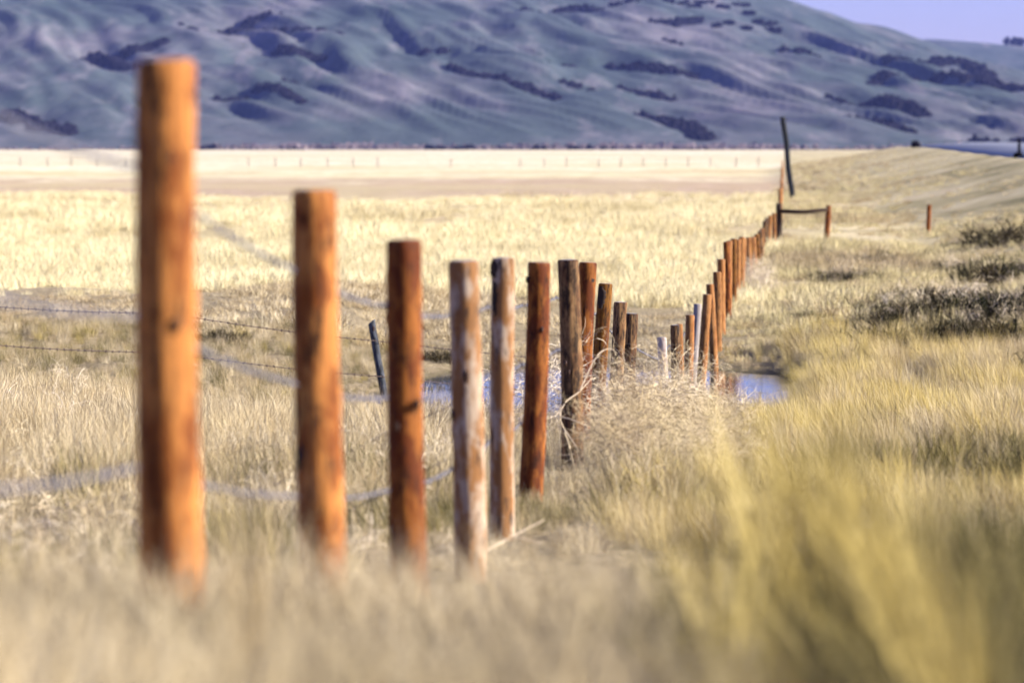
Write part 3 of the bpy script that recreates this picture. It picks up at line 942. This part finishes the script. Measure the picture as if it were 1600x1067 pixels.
def blade_mesh(name, parts, mat):
    V, F, A, n0 = [], [], [], 0
    for v, f, a in parts:
        V.append(v); F += [[i + n0 for i in q] for q in f]; A.append(a); n0 += len(v)
    me = mesh(name, np.concatenate(V), F, mat, False)
    at_ = me.attributes.new('blade', 'FLOAT', 'POINT'); at_.data.foreach_set('value', np.concatenate(A).astype(np.float32))
    return me
def twigs(n, R, seed, levels=2, w=.004, up=.5, squash=.85):
    """a tangle of branching curved twigs filling a ball"""
    rg = np.random.default_rng(seed); V, F, A = [], [], []
    def strand(p, d, L, w, seg, curl):
        nonlocal V, F, A
        ax = rg.standard_normal(3); pts = [p]
        for s in range(seg):
            d = d + np.cross(ax, d) * curl / seg + rg.standard_normal(3) * .10; d /= np.linalg.norm(d)
            p = p + d * L / seg; pts.append(p)
        sd = np.cross(d, rg.standard_normal(3)); sd /= np.linalg.norm(sd) + 1e-9
        n0 = len(V); a = rg.random()
        for s, q in enumerate(pts):
            ww = w * (1 - .6 * s / seg) * .5
            V.append(q - sd * ww); V.append(q + sd * ww); A.extend((a, a))
            if s: F.append([n0 + 2 * s - 2, n0 + 2 * s - 1, n0 + 2 * s + 1, n0 + 2 * s])
        return pts, d
    for k in range(n):
        d = rg.standard_normal(3); d[2] = d[2] * .8 + up * .5; d /= np.linalg.norm(d)
        pts, dd = strand(np.array([0, 0, R * .15]) + rg.standard_normal(3) * R * .12, d, R * rg.uniform(.7, 1.1), w * 1.3, 5, 1.6)
        for q in pts[2:]:
            for _ in range(3 if levels > 1 else 1):
                e = d * .5 + rg.standard_normal(3) * .8; e /= np.linalg.norm(e)
                p2, _d = strand(q, e, R * rg.uniform(.2, .5), w * .75, 4, 1.5)
    V = np.array(V) * np.array([1, 1, squash]); V[:, 2] -= V[:, 2].min() * .75
    return V, F, np.array(A)

SRC = {}
def src(key, parts_list, mat):
    SRC[key] = [obj(key + '_clump', blade_mesh(key + '_clump', p, MG[mat]), link=False) for p in parts_list]
src('straw', [[blades(70, .13, .22, .46, .0042, .0, .35, .5, 4, 10 + i), blades(40, .16, .08, .22, .005, .4, 1.3, .8, 3, 20 + i)] for i in range(5)], 'straw')
src('grey', [[blades(50, .17, .08, .26, .0045, .2, 1.3, .8, 3, 30 + i, wind=(0, 0, 0)), blades(40, .15, .15, .35, .004, .1, .7, .5, 4, 40 + i)] for i in range(5)], 'grey')
src('yellow', [[blades(90, .12, .30, .62, .0042, .0, .30, .45, 5, 50 + i, wind=(-.34, 0, 0)), blades(40, .14, .1, .3, .005, .3, 1.2, .7, 3, 60 + i)] for i in range(5)], 'yellow')
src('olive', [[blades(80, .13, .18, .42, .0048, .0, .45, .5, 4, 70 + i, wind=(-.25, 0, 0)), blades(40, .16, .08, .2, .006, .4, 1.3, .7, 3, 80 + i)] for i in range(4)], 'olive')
src('hay', [[blades(60, .30, .18, .42, .014, .0, .5, .6, 3, 90 + i), blades(40, .34, .1, .3, .016, .4, 1.2, .6, 2, 100 + i)] for i in range(5)], 'hay')
src('vergehay', [[blades(60, .28, .16, .40, .013, .0, .5, .6, 3, 110 + i, wind=(-.2, 0, 0)), blades(40, .32, .1, .3, .015, .4, 1.2, .6, 2, 120 + i)] for i in range(5)], 'khaki')
src('thatchhay', [[blades(60, .28, .10, .30, .013, .1, .8, .6, 3, 130 + i), blades(40, .32, .1, .25, .015, .4, 1.2, .6, 2, 140 + i)] for i in range(4)], 'straw')
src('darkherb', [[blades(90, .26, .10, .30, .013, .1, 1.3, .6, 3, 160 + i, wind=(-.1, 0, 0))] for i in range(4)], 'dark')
src('weed', [[twigs(9, .26, 150 + i, 1, .0045, 1.4, 1.1)] for i in range(4)], 'twig')

def scatter(name, keys, pts, scl, rotz, tilt, label):
    me = bpy.data.meshes.new(name)
    n = len(pts)
    me.vertices.add(n); me.vertices.foreach_set('co', np.asarray(pts, np.float32).ravel())
    sources = [o for k in keys for o in SRC[k]]
    a = me.attributes.new('rot', 'FLOAT_VECTOR', 'POINT')
    a.data.foreach_set('vector', np.stack([tilt[:, 0], tilt[:, 1], rotz], -1).astype(np.float32).ravel())
    a = me.attributes.new('scl', 'FLOAT_VECTOR', 'POINT'); a.data.foreach_set('vector', np.asarray(scl, np.float32).ravel())
    a = me.attributes.new('idx', 'INT', 'POINT'); a.data.foreach_set('value', RNG.integers(0, len(sources), n).astype(np.int32))
    o = obj(name, me)
    tag(o, label, None, None, 'stuff')
    ng = bpy.data.node_groups.new(name + '_nodes', 'GeometryNodeTree')
    ng.interface.new_socket('Geometry', in_out='INPUT', socket_type='NodeSocketGeometry')
    ng.interface.new_socket('Geometry', in_out='OUTPUT', socket_type='NodeSocketGeometry')
    gi = ng.nodes.new('NodeGroupInput'); go = ng.nodes.new('NodeGroupOutput')
    iop = ng.nodes.new('GeometryNodeInstanceOnPoints')
    jn = ng.nodes.new('GeometryNodeJoinGeometry')
    for so in sources:
        inf = ng.nodes.new('GeometryNodeObjectInfo'); inf.inputs['Object'].default_value = so
        inf.inputs['As Instance'].default_value = True
        ng.links.new(inf.outputs['Geometry'], jn.inputs[0])
    def named(nm_, typ):
        q = ng.nodes.new('GeometryNodeInputNamedAttribute'); q.data_type = typ; q.inputs['Name'].default_value = nm_
        return next(s for s in q.outputs if s.enabled and s.name == 'Attribute')
    ng.links.new(gi.outputs[0], iop.inputs['Points']); ng.links.new(jn.outputs[0], iop.inputs['Instance'])
    iop.inputs['Pick Instance'].default_value = True
    ng.links.new(named('idx', 'INT'), iop.inputs['Instance Index'])
    e2r = ng.nodes.new('FunctionNodeEulerToRotation'); ng.links.new(named('rot', 'FLOAT_VECTOR'), e2r.inputs[0])
    ng.links.new(e2r.outputs[0], iop.inputs['Rotation'])
    ng.links.new(named('scl', 'FLOAT_VECTOR'), iop.inputs['Scale'])
    ng.links.new(iop.outputs[0], go.inputs[0])
    md = o.modifiers.new('scatter', 'NODES'); md.node_group = ng
    return o
def sample(Y0, Y1, dens, margin=1.3, extra=.6):
    """points spread evenly over the strip of ground in and a little beside the view"""
    hw = lambda Y: .1335 * Y * margin + extra
    area = (hw(Y0) + hw(Y1)) * (Y1 - Y0)
    n = int(area * dens)
    Y = np.sqrt(RNG.uniform(Y0 ** 2, Y1 ** 2, n)) if Y0 > 1 else RNG.uniform(Y0, Y1, n)
    X = RNG.uniform(-1, 1, n) * hw(Y)
    return X, Y
def lay(name, keys, X, Y, s, label, sink=.02, hs=None, tiltamp=.12):
    z = ground(X, Y); ok = z > WATER + .015
    X, Y, z, s = X[ok], Y[ok], z[ok], np.asarray(s)[ok]
    n = len(X)
    hs_ = np.ones(n) if hs is None else np.asarray(hs)[ok]
    scl = np.stack([s, s, s * hs_], -1)
    return scatter(name, keys, np.stack([X, Y, z - sink], -1), scl, RNG.uniform(-.5, .5, n) if 'yellow' in keys or 'olive' in keys else RNG.uniform(0, 6.28, n), RNG.normal(0, tiltamp, (n, 2)), label)
def px_of(X, Y): return CX + X / Y * F_PX
def fence_u(X, Y): return X - SL * Y + 1.44
def seln(X, Y, m, *arr): return [q[m] for q in (X, Y, *arr)]

# --- foreground 2.6 - 10 m: tall grass close to the lens
ENVX = [-400, 0, 120, 250, 420, 560, 680, 800, 920, 1050, 1150, 1260, 1380, 1450, 1520, 1600, 2000]
ENVY = [860, 850, 870, 980, 890, 930, 980, 970, 940, 940, 940, 950, 950, 940, 950, 960, 970]
X, Y = sample(4.3, 9.5, 70, 1.4, .3)
kp = fbm(X * 4.5 + 2, Y * 1.6, 3) + RNG.uniform(-.15, .2, len(X)) > .0
X, Y = X[kp], Y[kp]
px = px_of(X, Y)
env = np.interp(px, ENVX, ENVY) + 35 * fbm(X * 5, Y * 1.5, 2)
zt = -(env - HOR) / F_PX * Y
room = zt - ground(X, Y)
H = np.clip(room, 0, .72) * RNG.uniform(.75, 1.0, len(X))
right = sstep(950, 1250, px + 120 * fbm(X * 4, Y, 2)) > RNG.random(len(X))
ok = H > .12
corner = (px + 150 * fbm(X * 3 + 5, Y, 2) > 1430) & (Y < 8)  # corner where a shadow is put into the grass colour
lay('corner_shade_grass', ['olive', 'darkherb'], *seln(X, Y, ok & corner, H / .42), 'blurred grass coloured dark green for the shade in the bottom right corner')
ok &= ~corner
for nm_, keys, m, hh, lab in (('foreground_straw_grass', ['straw', 'grey'], ok & ~right, .42, 'pale blurred grass close to the lens along the bottom left'),
                              ('foreground_yellow_grass', ['yellow', 'straw'], ok & right, .58, 'yellow blurred grass close to the lens along the bottom right')):
    x, y, h = seln(X, Y, m, H)
    lay(nm_, keys, x, y, h / hh, lab)
X, Y = sample(4.0, 10.0, 40, 1.4, .3)
rt = px_of(X, Y) + 200 * fbm(X * 3, Y, 2) > 1080
sz = RNG.uniform(.6, 1.0, len(X))
lay('foreground_thatch', ['grey'], *seln(X, Y, ~rt, sz), 'short grey thatch under the blurred foreground grass at the left')
cn = px_of(X, Y) + 90 * fbm(X * 3, Y, 2) > 1400  # dark herb colour paints the same corner shadow nearer the ground
lay('corner_shade_herbs', ['darkherb', 'olive'], *seln(X, Y, cn, sz * 1.2), 'short herbs coloured dark green for the shade in the bottom right corner')
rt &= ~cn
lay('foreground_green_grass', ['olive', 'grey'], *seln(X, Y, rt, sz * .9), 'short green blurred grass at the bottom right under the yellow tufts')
# --- 9 - 35 m
X, Y = sample(8.5, 36, 58, 1.3, .8)
kp = fbm(X * 1.6 + 2, Y * .8, 3) + RNG.uniform(-.25, .35, len(X)) > np.where(fence_u(X, Y) > .5, .06, -.12)
X, Y = X[kp], Y[kp]
u = fence_u(X, Y)
nz = fbm(X * .7, Y * .35, 3)
rightm = (u > .5 + nz * 1.2)
near_f = np.abs(u + .1) < .5
s = RNG.uniform(.5, 1.1, len(X)) * (1 + .45 * nz)
s = np.where(near_f, s * .55, s)
s = np.where(u > .5, s * sstep(6, 20, Y), s)
s = np.where((np.abs(u - .4) < 1.0) & (Y < 18), s * .32, s)
tall = sstep(18, 30, Y) 
m1 = ~rightm & (RNG.random(len(X)) < .35 + .45 * tall)
lay('pasture_straw_grass', ['straw'], X[m1], Y[m1], (s * (.7 + .35 * tall))[m1], 'dry straw coloured grass on the pasture side of the fence')
m2 = ~rightm & ~m1
og = m2 & (Y < 24) & (fbm(X * 1.1 + 21, Y * .4, 3) > .02)
lay('pasture_olive_grass', ['olive', 'grey'], X[og], Y[og], s[og], 'short olive green grass patches left of the nearest posts')
m2 &= ~og
lay('pasture_grey_thatch', ['grey', 'weed'], X[m2], Y[m2], s[m2] * .9, 'greyish flattened thatch on the pasture side of the fence')
dk = rightm & (fbm(X * .8 + 9, Y * .35, 3) + .35 * sstep(1380, 1560, px_of(X, Y)) * sstep(30, 24, Y) > .08)
m3 = dk & (RNG.random(len(X)) < .6)
lay('verge_olive_grass', ['olive', 'olive', 'darkherb'], X[m3], Y[m3], s[m3], 'dark olive grass patches in the verge right of the fence')
m4 = rightm & ~dk & (RNG.random(len(X)) < .40)
lay('verge_yellow_grass', ['yellow'], X[m4], Y[m4], s[m4] * .8, 'yellow grass leaning left in the verge right of the fence')
m5 = rightm & ~m3 & ~m4
lay('verge_thatch', ['grey', 'straw', 'straw'], X[m5], Y[m5], s[m5] * .8, 'pale thatch between the yellow grass of the verge')
# --- 36 - 64 m
X, Y = sample(36, 66, 34, 1.25, 1.0)
kp = fbm(X * 1.1 + 7, Y * .5, 3) + RNG.uniform(-.25, .35, len(X)) > np.where(fence_u(X, Y) > .5, .02, -.12)
X, Y = X[kp], Y[kp]
u = fence_u(X, Y); nz = fbm(X * .6 + 4, Y * .3, 3)
s = RNG.uniform(.7, 1.15, len(X)) * (1 + .3 * nz)
shore = sstep(0, .25, ground(X, Y) - WATER)
s = s * (.45 + .55 * shore)
rightm = u > 1.0 + nz
back = (~rightm) & (Y > 47)
s = np.where(back, s * .62, s)
s = np.where((u > -4.6) & (u < .2) & (Y > 40), s * .4, s)
s = np.where(np.abs(u) < .4, s * .6, s)
r_ = RNG.random(len(X))
lay('mid_straw_grass', ['straw', 'straw', 'weed'], *seln(X, Y, ~rightm & ~back, s), 'sharp dry straw grass in the middle distance left of the fence')
lay('mid_short_grass', ['straw', 'olive', 'grey'], *seln(X, Y, back, s), 'short tan and olive grass round the old wire fence')
lay('mid_yellow_grass', ['yellow', 'straw'], *seln(X, Y, rightm & (nz < .1), s * 1.05), 'sharp yellow grass leaning left beyond the tumbleweed')
lay('mid_olive_grass', ['olive', 'straw'], *seln(X, Y, rightm & (nz >= .1), s * .9), 'olive grass hollows in the middle of the verge')
def dark_patch(X, Y):
    u = fence_u(X, Y); nz = fbm(X * .45 + 3, Y * .12, 3)
    return ((u > 2.4) & (nz + .75 * np.exp(-((Y - 73) / 7) ** 2) * sstep(2.8, 4.2, u) > .34)) | ((u > 5.5) & (Y > 95) & (nz > .28))
# --- 64 - 135 m
X, Y = sample(64, 135, 10, 1.2, 2)
kp = fbm(X * .30 + 11, Y * .10, 3) + RNG.uniform(-.3, .4, len(X)) > -.06
X, Y = X[kp], Y[kp]
u = fence_u(X, Y); nz = fbm(X * .16 + 4, Y * .06, 3)
s = RNG.uniform(.5, 1.25, len(X)) * (1 + .6 * nz)
rightm = u > .8 + nz
DP = dark_patch(X, Y)
rightm_ok = rightm & (~DP | (RNG.random(len(X)) < .12))
lay('field_hay_grass', ['hay'], *seln(X, Y, ~rightm & (Y > 78 + 10 * nz), s), 'pale hay grass of the field behind the pond')
lay('field_tan_grass', ['thatchhay'], *seln(X, Y, ~rightm & (Y <= 78 + 10 * nz), s * .8), 'tan grass along the far side of the pond')
lay('far_verge_grass', ['vergehay', 'thatchhay'], *seln(X, Y, rightm_ok, s), 'yellow tan grass of the verge beyond the water')
X, Y = sample(58, 125, 14, 1.1, 2)
m_ = dark_patch(X, Y)
lay('dark_verge_herbs', ['darkherb', 'darkherb', 'darkherb', 'weed'], *seln(X, Y, m_, RNG.uniform(.8, 1.7, len(X))), 'dark brown green herbs in patches across the right verge')
# --- 135 - 270 m
X, Y = sample(135, 300, 1.7, 1.15, 3)
kp = (Y < 208 + 60 * fbm(X * .05, Y * .01, 3) + RNG.uniform(-15, 35, len(X))) | (fence_u(X, Y) > .8)
X, Y = X[kp], Y[kp]
u = fence_u(X, Y)
s = RNG.uniform(.7, 1.6, len(X)) * (1 + .6 * fbm(X * .08, Y * .03, 3)); rightm = u > .8
kp = (fbm(X * .12 + 4, Y * .035, 3) + RNG.uniform(-.3, .4, len(X)) > -.04)
X, Y, s, u, rightm = X[kp], Y[kp], s[kp], u[kp], rightm[kp]
lay('far_hay_grass', ['hay'], *seln(X, Y, ~rightm, s), 'pale hay grass far out in the bright field')
lay('far_bank_grass', ['vergehay', 'thatchhay'], *seln(X, Y, rightm & (X - SL * Y < 12.5), s * (1 - .06 * np.clip(X - SL * Y, 0, 11))), 'tan grass on the bank below the road')

X, Y = sample(300, 560, .55, 1.1, 3)
up_ = X - SL * Y
m_ = (up_ > .5) & (up_ < 13.5)
lay('bank_grass', ['vergehay', 'thatchhay', 'thatchhay'], *seln(X, Y, m_, RNG.uniform(.8, 1.6, len(X)) * (1 - .055 * np.clip(up_, 0, 13))), 'tan and green grass on the far slope of the road bank')

# ------------------------------------------------------------------ tumbleweeds caught along the fence
TW = [blade_mesh('tumbleweed', [twigs(80, .40, 200 + i, 2, .0042)], MG['twig']) for i in range(4)]
k = 0
TWL = {0: 'tumbleweed lying against the mottled post and the one right of it', 1: 'tumbleweed at the foot of the amber post'}
tw_spots = [(27.2, .30, .95), (30.0, .25, 1.0)] + [(RNG.uniform(28, 47), None, None) for _ in range(30)] + [(RNG.uniform(23, 31), RNG.uniform(.25, 1.1), RNG.uniform(.75, 1.2)) for _ in range(16)]
for Yv, uu, ss in tw_spots:
    uu = RNG.uniform(-.3, .95) if uu is None else uu
    ss = RNG.uniform(.85, 1.5) if ss is None else ss
    X_ = uu + SL * Yv - 1.44
    if k > 1 and Yv > 40: uu *= .6
    z = float(ground(X_, Yv))
    if z < WATER: continue
    o = obj('tumbleweed', TW[k % 4], loc=(X_, Yv, z - .03 + (.18 if (k % 3 == 2 and .1 < uu < .9) else 0)), rot=(RNG.uniform(-.3, .3), RNG.uniform(-.3, .3), RNG.uniform(0, 6.28)))
    if Yv > 35: ss *= .68
    o.scale = (ss, ss, ss * RNG.uniform(.75, 1.0))
    tag(o, TWL.get(k, 'pale tangled tumbleweed in the heap piled along the dip of the fence'), 'tumbleweed', 'tumbleweeds heaped along the fence')
    k += 1
# one more small heap on the fence rise
for (px_, py_) in ((1160, 430), (1175, 420), (1190, 440)):
    p = hit(px_, py_ + 25)
    o = obj('tumbleweed', TW[k % 4], loc=(p[0], p[1], float(ground(p[0], p[1])) - .03), rot=(0, 0, k)); o.scale = (1.3,) * 3; k += 1
    tag(o, 'grey tumbleweed beside the crowded far run of fence posts', 'tumbleweed', 'tumbleweeds by the far posts')

# crooked white branch hooked on the fence in front of the mottled post
MBRANCH = simple_mat('bleached_branch', (.46, .37, .26), .9)
def smooth_pts(pp, D, n=6):
    P = [np.array(at(x, y, D + dd)) for x, y, dd in pp]
    out = []
    for i in range(len(P) - 1):
        p0, p1, p2, p3 = P[max(i - 1, 0)], P[i], P[i + 1], P[min(i + 2, len(P) - 1)]
        for s_ in range(n):
            t = s_ / n
            out.append(.5 * ((2 * p1) + (-p0 + p2) * t + (2 * p0 - 5 * p1 + 4 * p2 - p3) * t * t + (-p0 + 3 * p1 - 3 * p2 + p3) * t ** 3))
    out.append(P[-1]); return out
def branch(name, lines, D, r, lab, cat, mat):
    root = obj(name, None, loc=at(*lines[0][0][:2], D)); tag(root, lab, cat)
    o0 = np.array(root.location)
    for i_, ln in enumerate(lines):
        V_, F_ = tube([tuple(p - o0) for p in smooth_pts(ln, D)], r * (1 if i_ == 0 else .7), 6, .4)
        obj('stem' if i_ == 0 else 'twig', mesh('stem' if i_ == 0 else 'twig', V_, F_, mat), root)
    return root
branch('dead_branch', [
    [(898, 740, .2), (890, 700, .0), (880, 668, -.1), (874, 650, -.15), (884, 628, -.1), (905, 612, 0), (925, 590, .1)],
    [(874, 651, -.15), (892, 655, -.2), (910, 662, -.2), (926, 668, -.1)],
    [(905, 612, 0), (930, 560, .1), (950, 545, .2), (965, 552, .2)],
    [(880, 668, -.1), (895, 690, -.2), (905, 705, -.2)],
], 25.1, .007, 'crooked bleached branch hooked across the foot of the mottled post', 'branch', MBRANCH)
branch('dead_stalk', [[(1235, 938, 0), (1280, 930, .2), (1335, 920, .4)], [(1270, 932, .1), (1300, 944, .2)]], 9.5, .006, 'pale broken stalk lying in the blurred grass at the right', 'stalk', MBRANCH)
branch('dead_stalk', [[(745, 868, 0), (800, 838, .2), (850, 812, .3)], [(800, 838, .2), (845, 848, .2)]], 18.6, .007, 'straw coloured stalk leaning across the foot of the fifth post', 'stalk', MBRANCH)
p = hit(322, 577)
branch('driftwood', [[(300, 570, 0), (318, 576, .1), (338, 581, .2)], [(318, 576, 0), (334, 572, .2)]], p[1], .03, 'bleached stick on the ground just right of the nearest post', 'driftwood', MBRANCH)

# ------------------------------------------------------------------ dark low bushes
def bush_mesh(seed, R=.4):
    return blade_mesh('leaves', [twigs(14, R * .8, seed, 2, .010, .9, .8), blades(700, R, .08, .24, .014, .1, 1.5, .5, 2, seed + 1, wind=(0, 0, 0), base_h=R * .55)], MG['dark'])
BM = [bush_mesh(300 + 5 * i) for i in range(4)]
BUSH = [
    (1392, 545, 1.3, 'dark low bush at the left end of the right hand bush row'), (1440, 552, 1.2, 'second dark bush from the left in the right hand row'),
    (1486, 545, 1.2, 'small dark bush in the middle of the right hand row'), (1530, 550, 1.5, 'big dark bush right of the middle in the right hand row'),
    (1566, 548, 1.6, 'blackest bush near the right edge of the photo'), (1545, 500, 1.5, 'dark bush behind the blackest one at the right'),
    (1452, 500, 1.2, 'brownish bush behind the right hand row'), (1585, 590, 1.0, 'low dark bush below the row at the right edge'),
    (1560, 445, 1.8, 'flat dark bush patch high in the right verge'), (1570, 385, 2.0, 'dark shrub patch at the right edge beyond the lone post'),
    (1520, 660, 1.0, 'dark hollow bush among the leaning yellow grass'), (1600, 760, .8, 'dark bush half cut by the right edge, mid height'),
    (1240, 800, .8, 'dark weedy clump amid the yellow foreground grass'), (1020, 735, .7, 'dark weed below the tumbleweed heap'),
    (345, 535, .9, 'dark green tuft between the nearest two posts'), (684, 618, .7, 'dark bush on the left bank of the pond, left of the pale post'),
    (690, 565, .8, 'dark bush behind the pond, left of the pale post'), (230, 497, .6, 'dark tuft at the left side of the nearest post'),
    (1262, 500, .55, 'brown weed patch right of the rising posts'), (1312, 512, .5, 'brown weed patch farther right of the rising posts'),
]
for i_, (x, y, s_, lab) in enumerate(BUSH):
    p = hit(x, y)
    o = obj('low_bush', BM[i_ % 4], loc=(p[0], p[1], float(ground(p[0], p[1])) - .04), rot=(0, 0, i_ * 1.3))
    s_ *= 1.45 if y < 620 and x > 1200 else 1.1
    o.scale = (s_ * 1.3, s_, s_ * .75)
    tag(o, lab, 'bush', 'dark low bushes')

# ------------------------------------------------------------------ tall out of focus tufts near the lens
def tuft(x, ytop, D, n, rad, w, key, lab, wind, spread=.25):
    t = at(x, ytop, D); g_ = float(ground(t[0], D)); h = t[2] - g_
    me = blade_mesh('grass_tuft', [blades(n, rad, h * .7, h * 1.08, w, 0, spread, .28, 6, int(x + D), wind=wind), blades(n // 2, rad, h * .3, h * .6, w, .1, .6, .5, 4, int(x), wind=wind)], MG[key])
    o = obj('grass_tuft', me, loc=(t[0] - wind[0] * h * .5, D, g_)); tag(o, lab, 'grass tuft', 'tall blurred tufts near the lens')
tuft(372, 585, 6.2, 26, .02, .004, 'straw', 'thin tall blurred grass stalk between the two nearest posts', (-.04, 0, 0), .06)
rT = random.Random(3)
T_ = 'tall blurred golden tuft in the leaning row right of the fence'
ORD = ['first', 'second', 'third', 'fourth', 'fifth', 'sixth', 'seventh', 'eighth', 'ninth', 'tenth', 'eleventh', 'twelfth', 'thirteenth', 'fourteenth', 'fifteenth']
for ti, (tx, ty, D, n) in enumerate(((1140, 575, 8.4, 90), (1195, 625, 7.8, 70), (1255, 560, 7.6, 110), (1318, 630, 7.0, 90), (1362, 700, 6.4, 90), (1405, 760, 5.9, 90), (1440, 830, 5.4, 90))):
    tuft(tx, ty, D, n, .03 + .025 * rT.random(), .0058, 'gold', '%s from the left of the tall blurred golden tufts right of the fence' % ORD[ti], (-.28, 0, 0), .14)
tuft(1128, 770, 6.8, 60, .05, .004, 'gold', 'small blurred ochre tuft low right of the centre', (-.08, 0, 0))
tuft(1075, 700, 8.6, 40, .05, .004, 'yellow', 'thin blurred tuft below the tumbleweed heap', (-.10, 0, 0))
tuft(860, 830, 5.0, 50, .07, .004, 'straw', 'faint pale blurred tuft below the sixth post', (-.05, 0, 0))
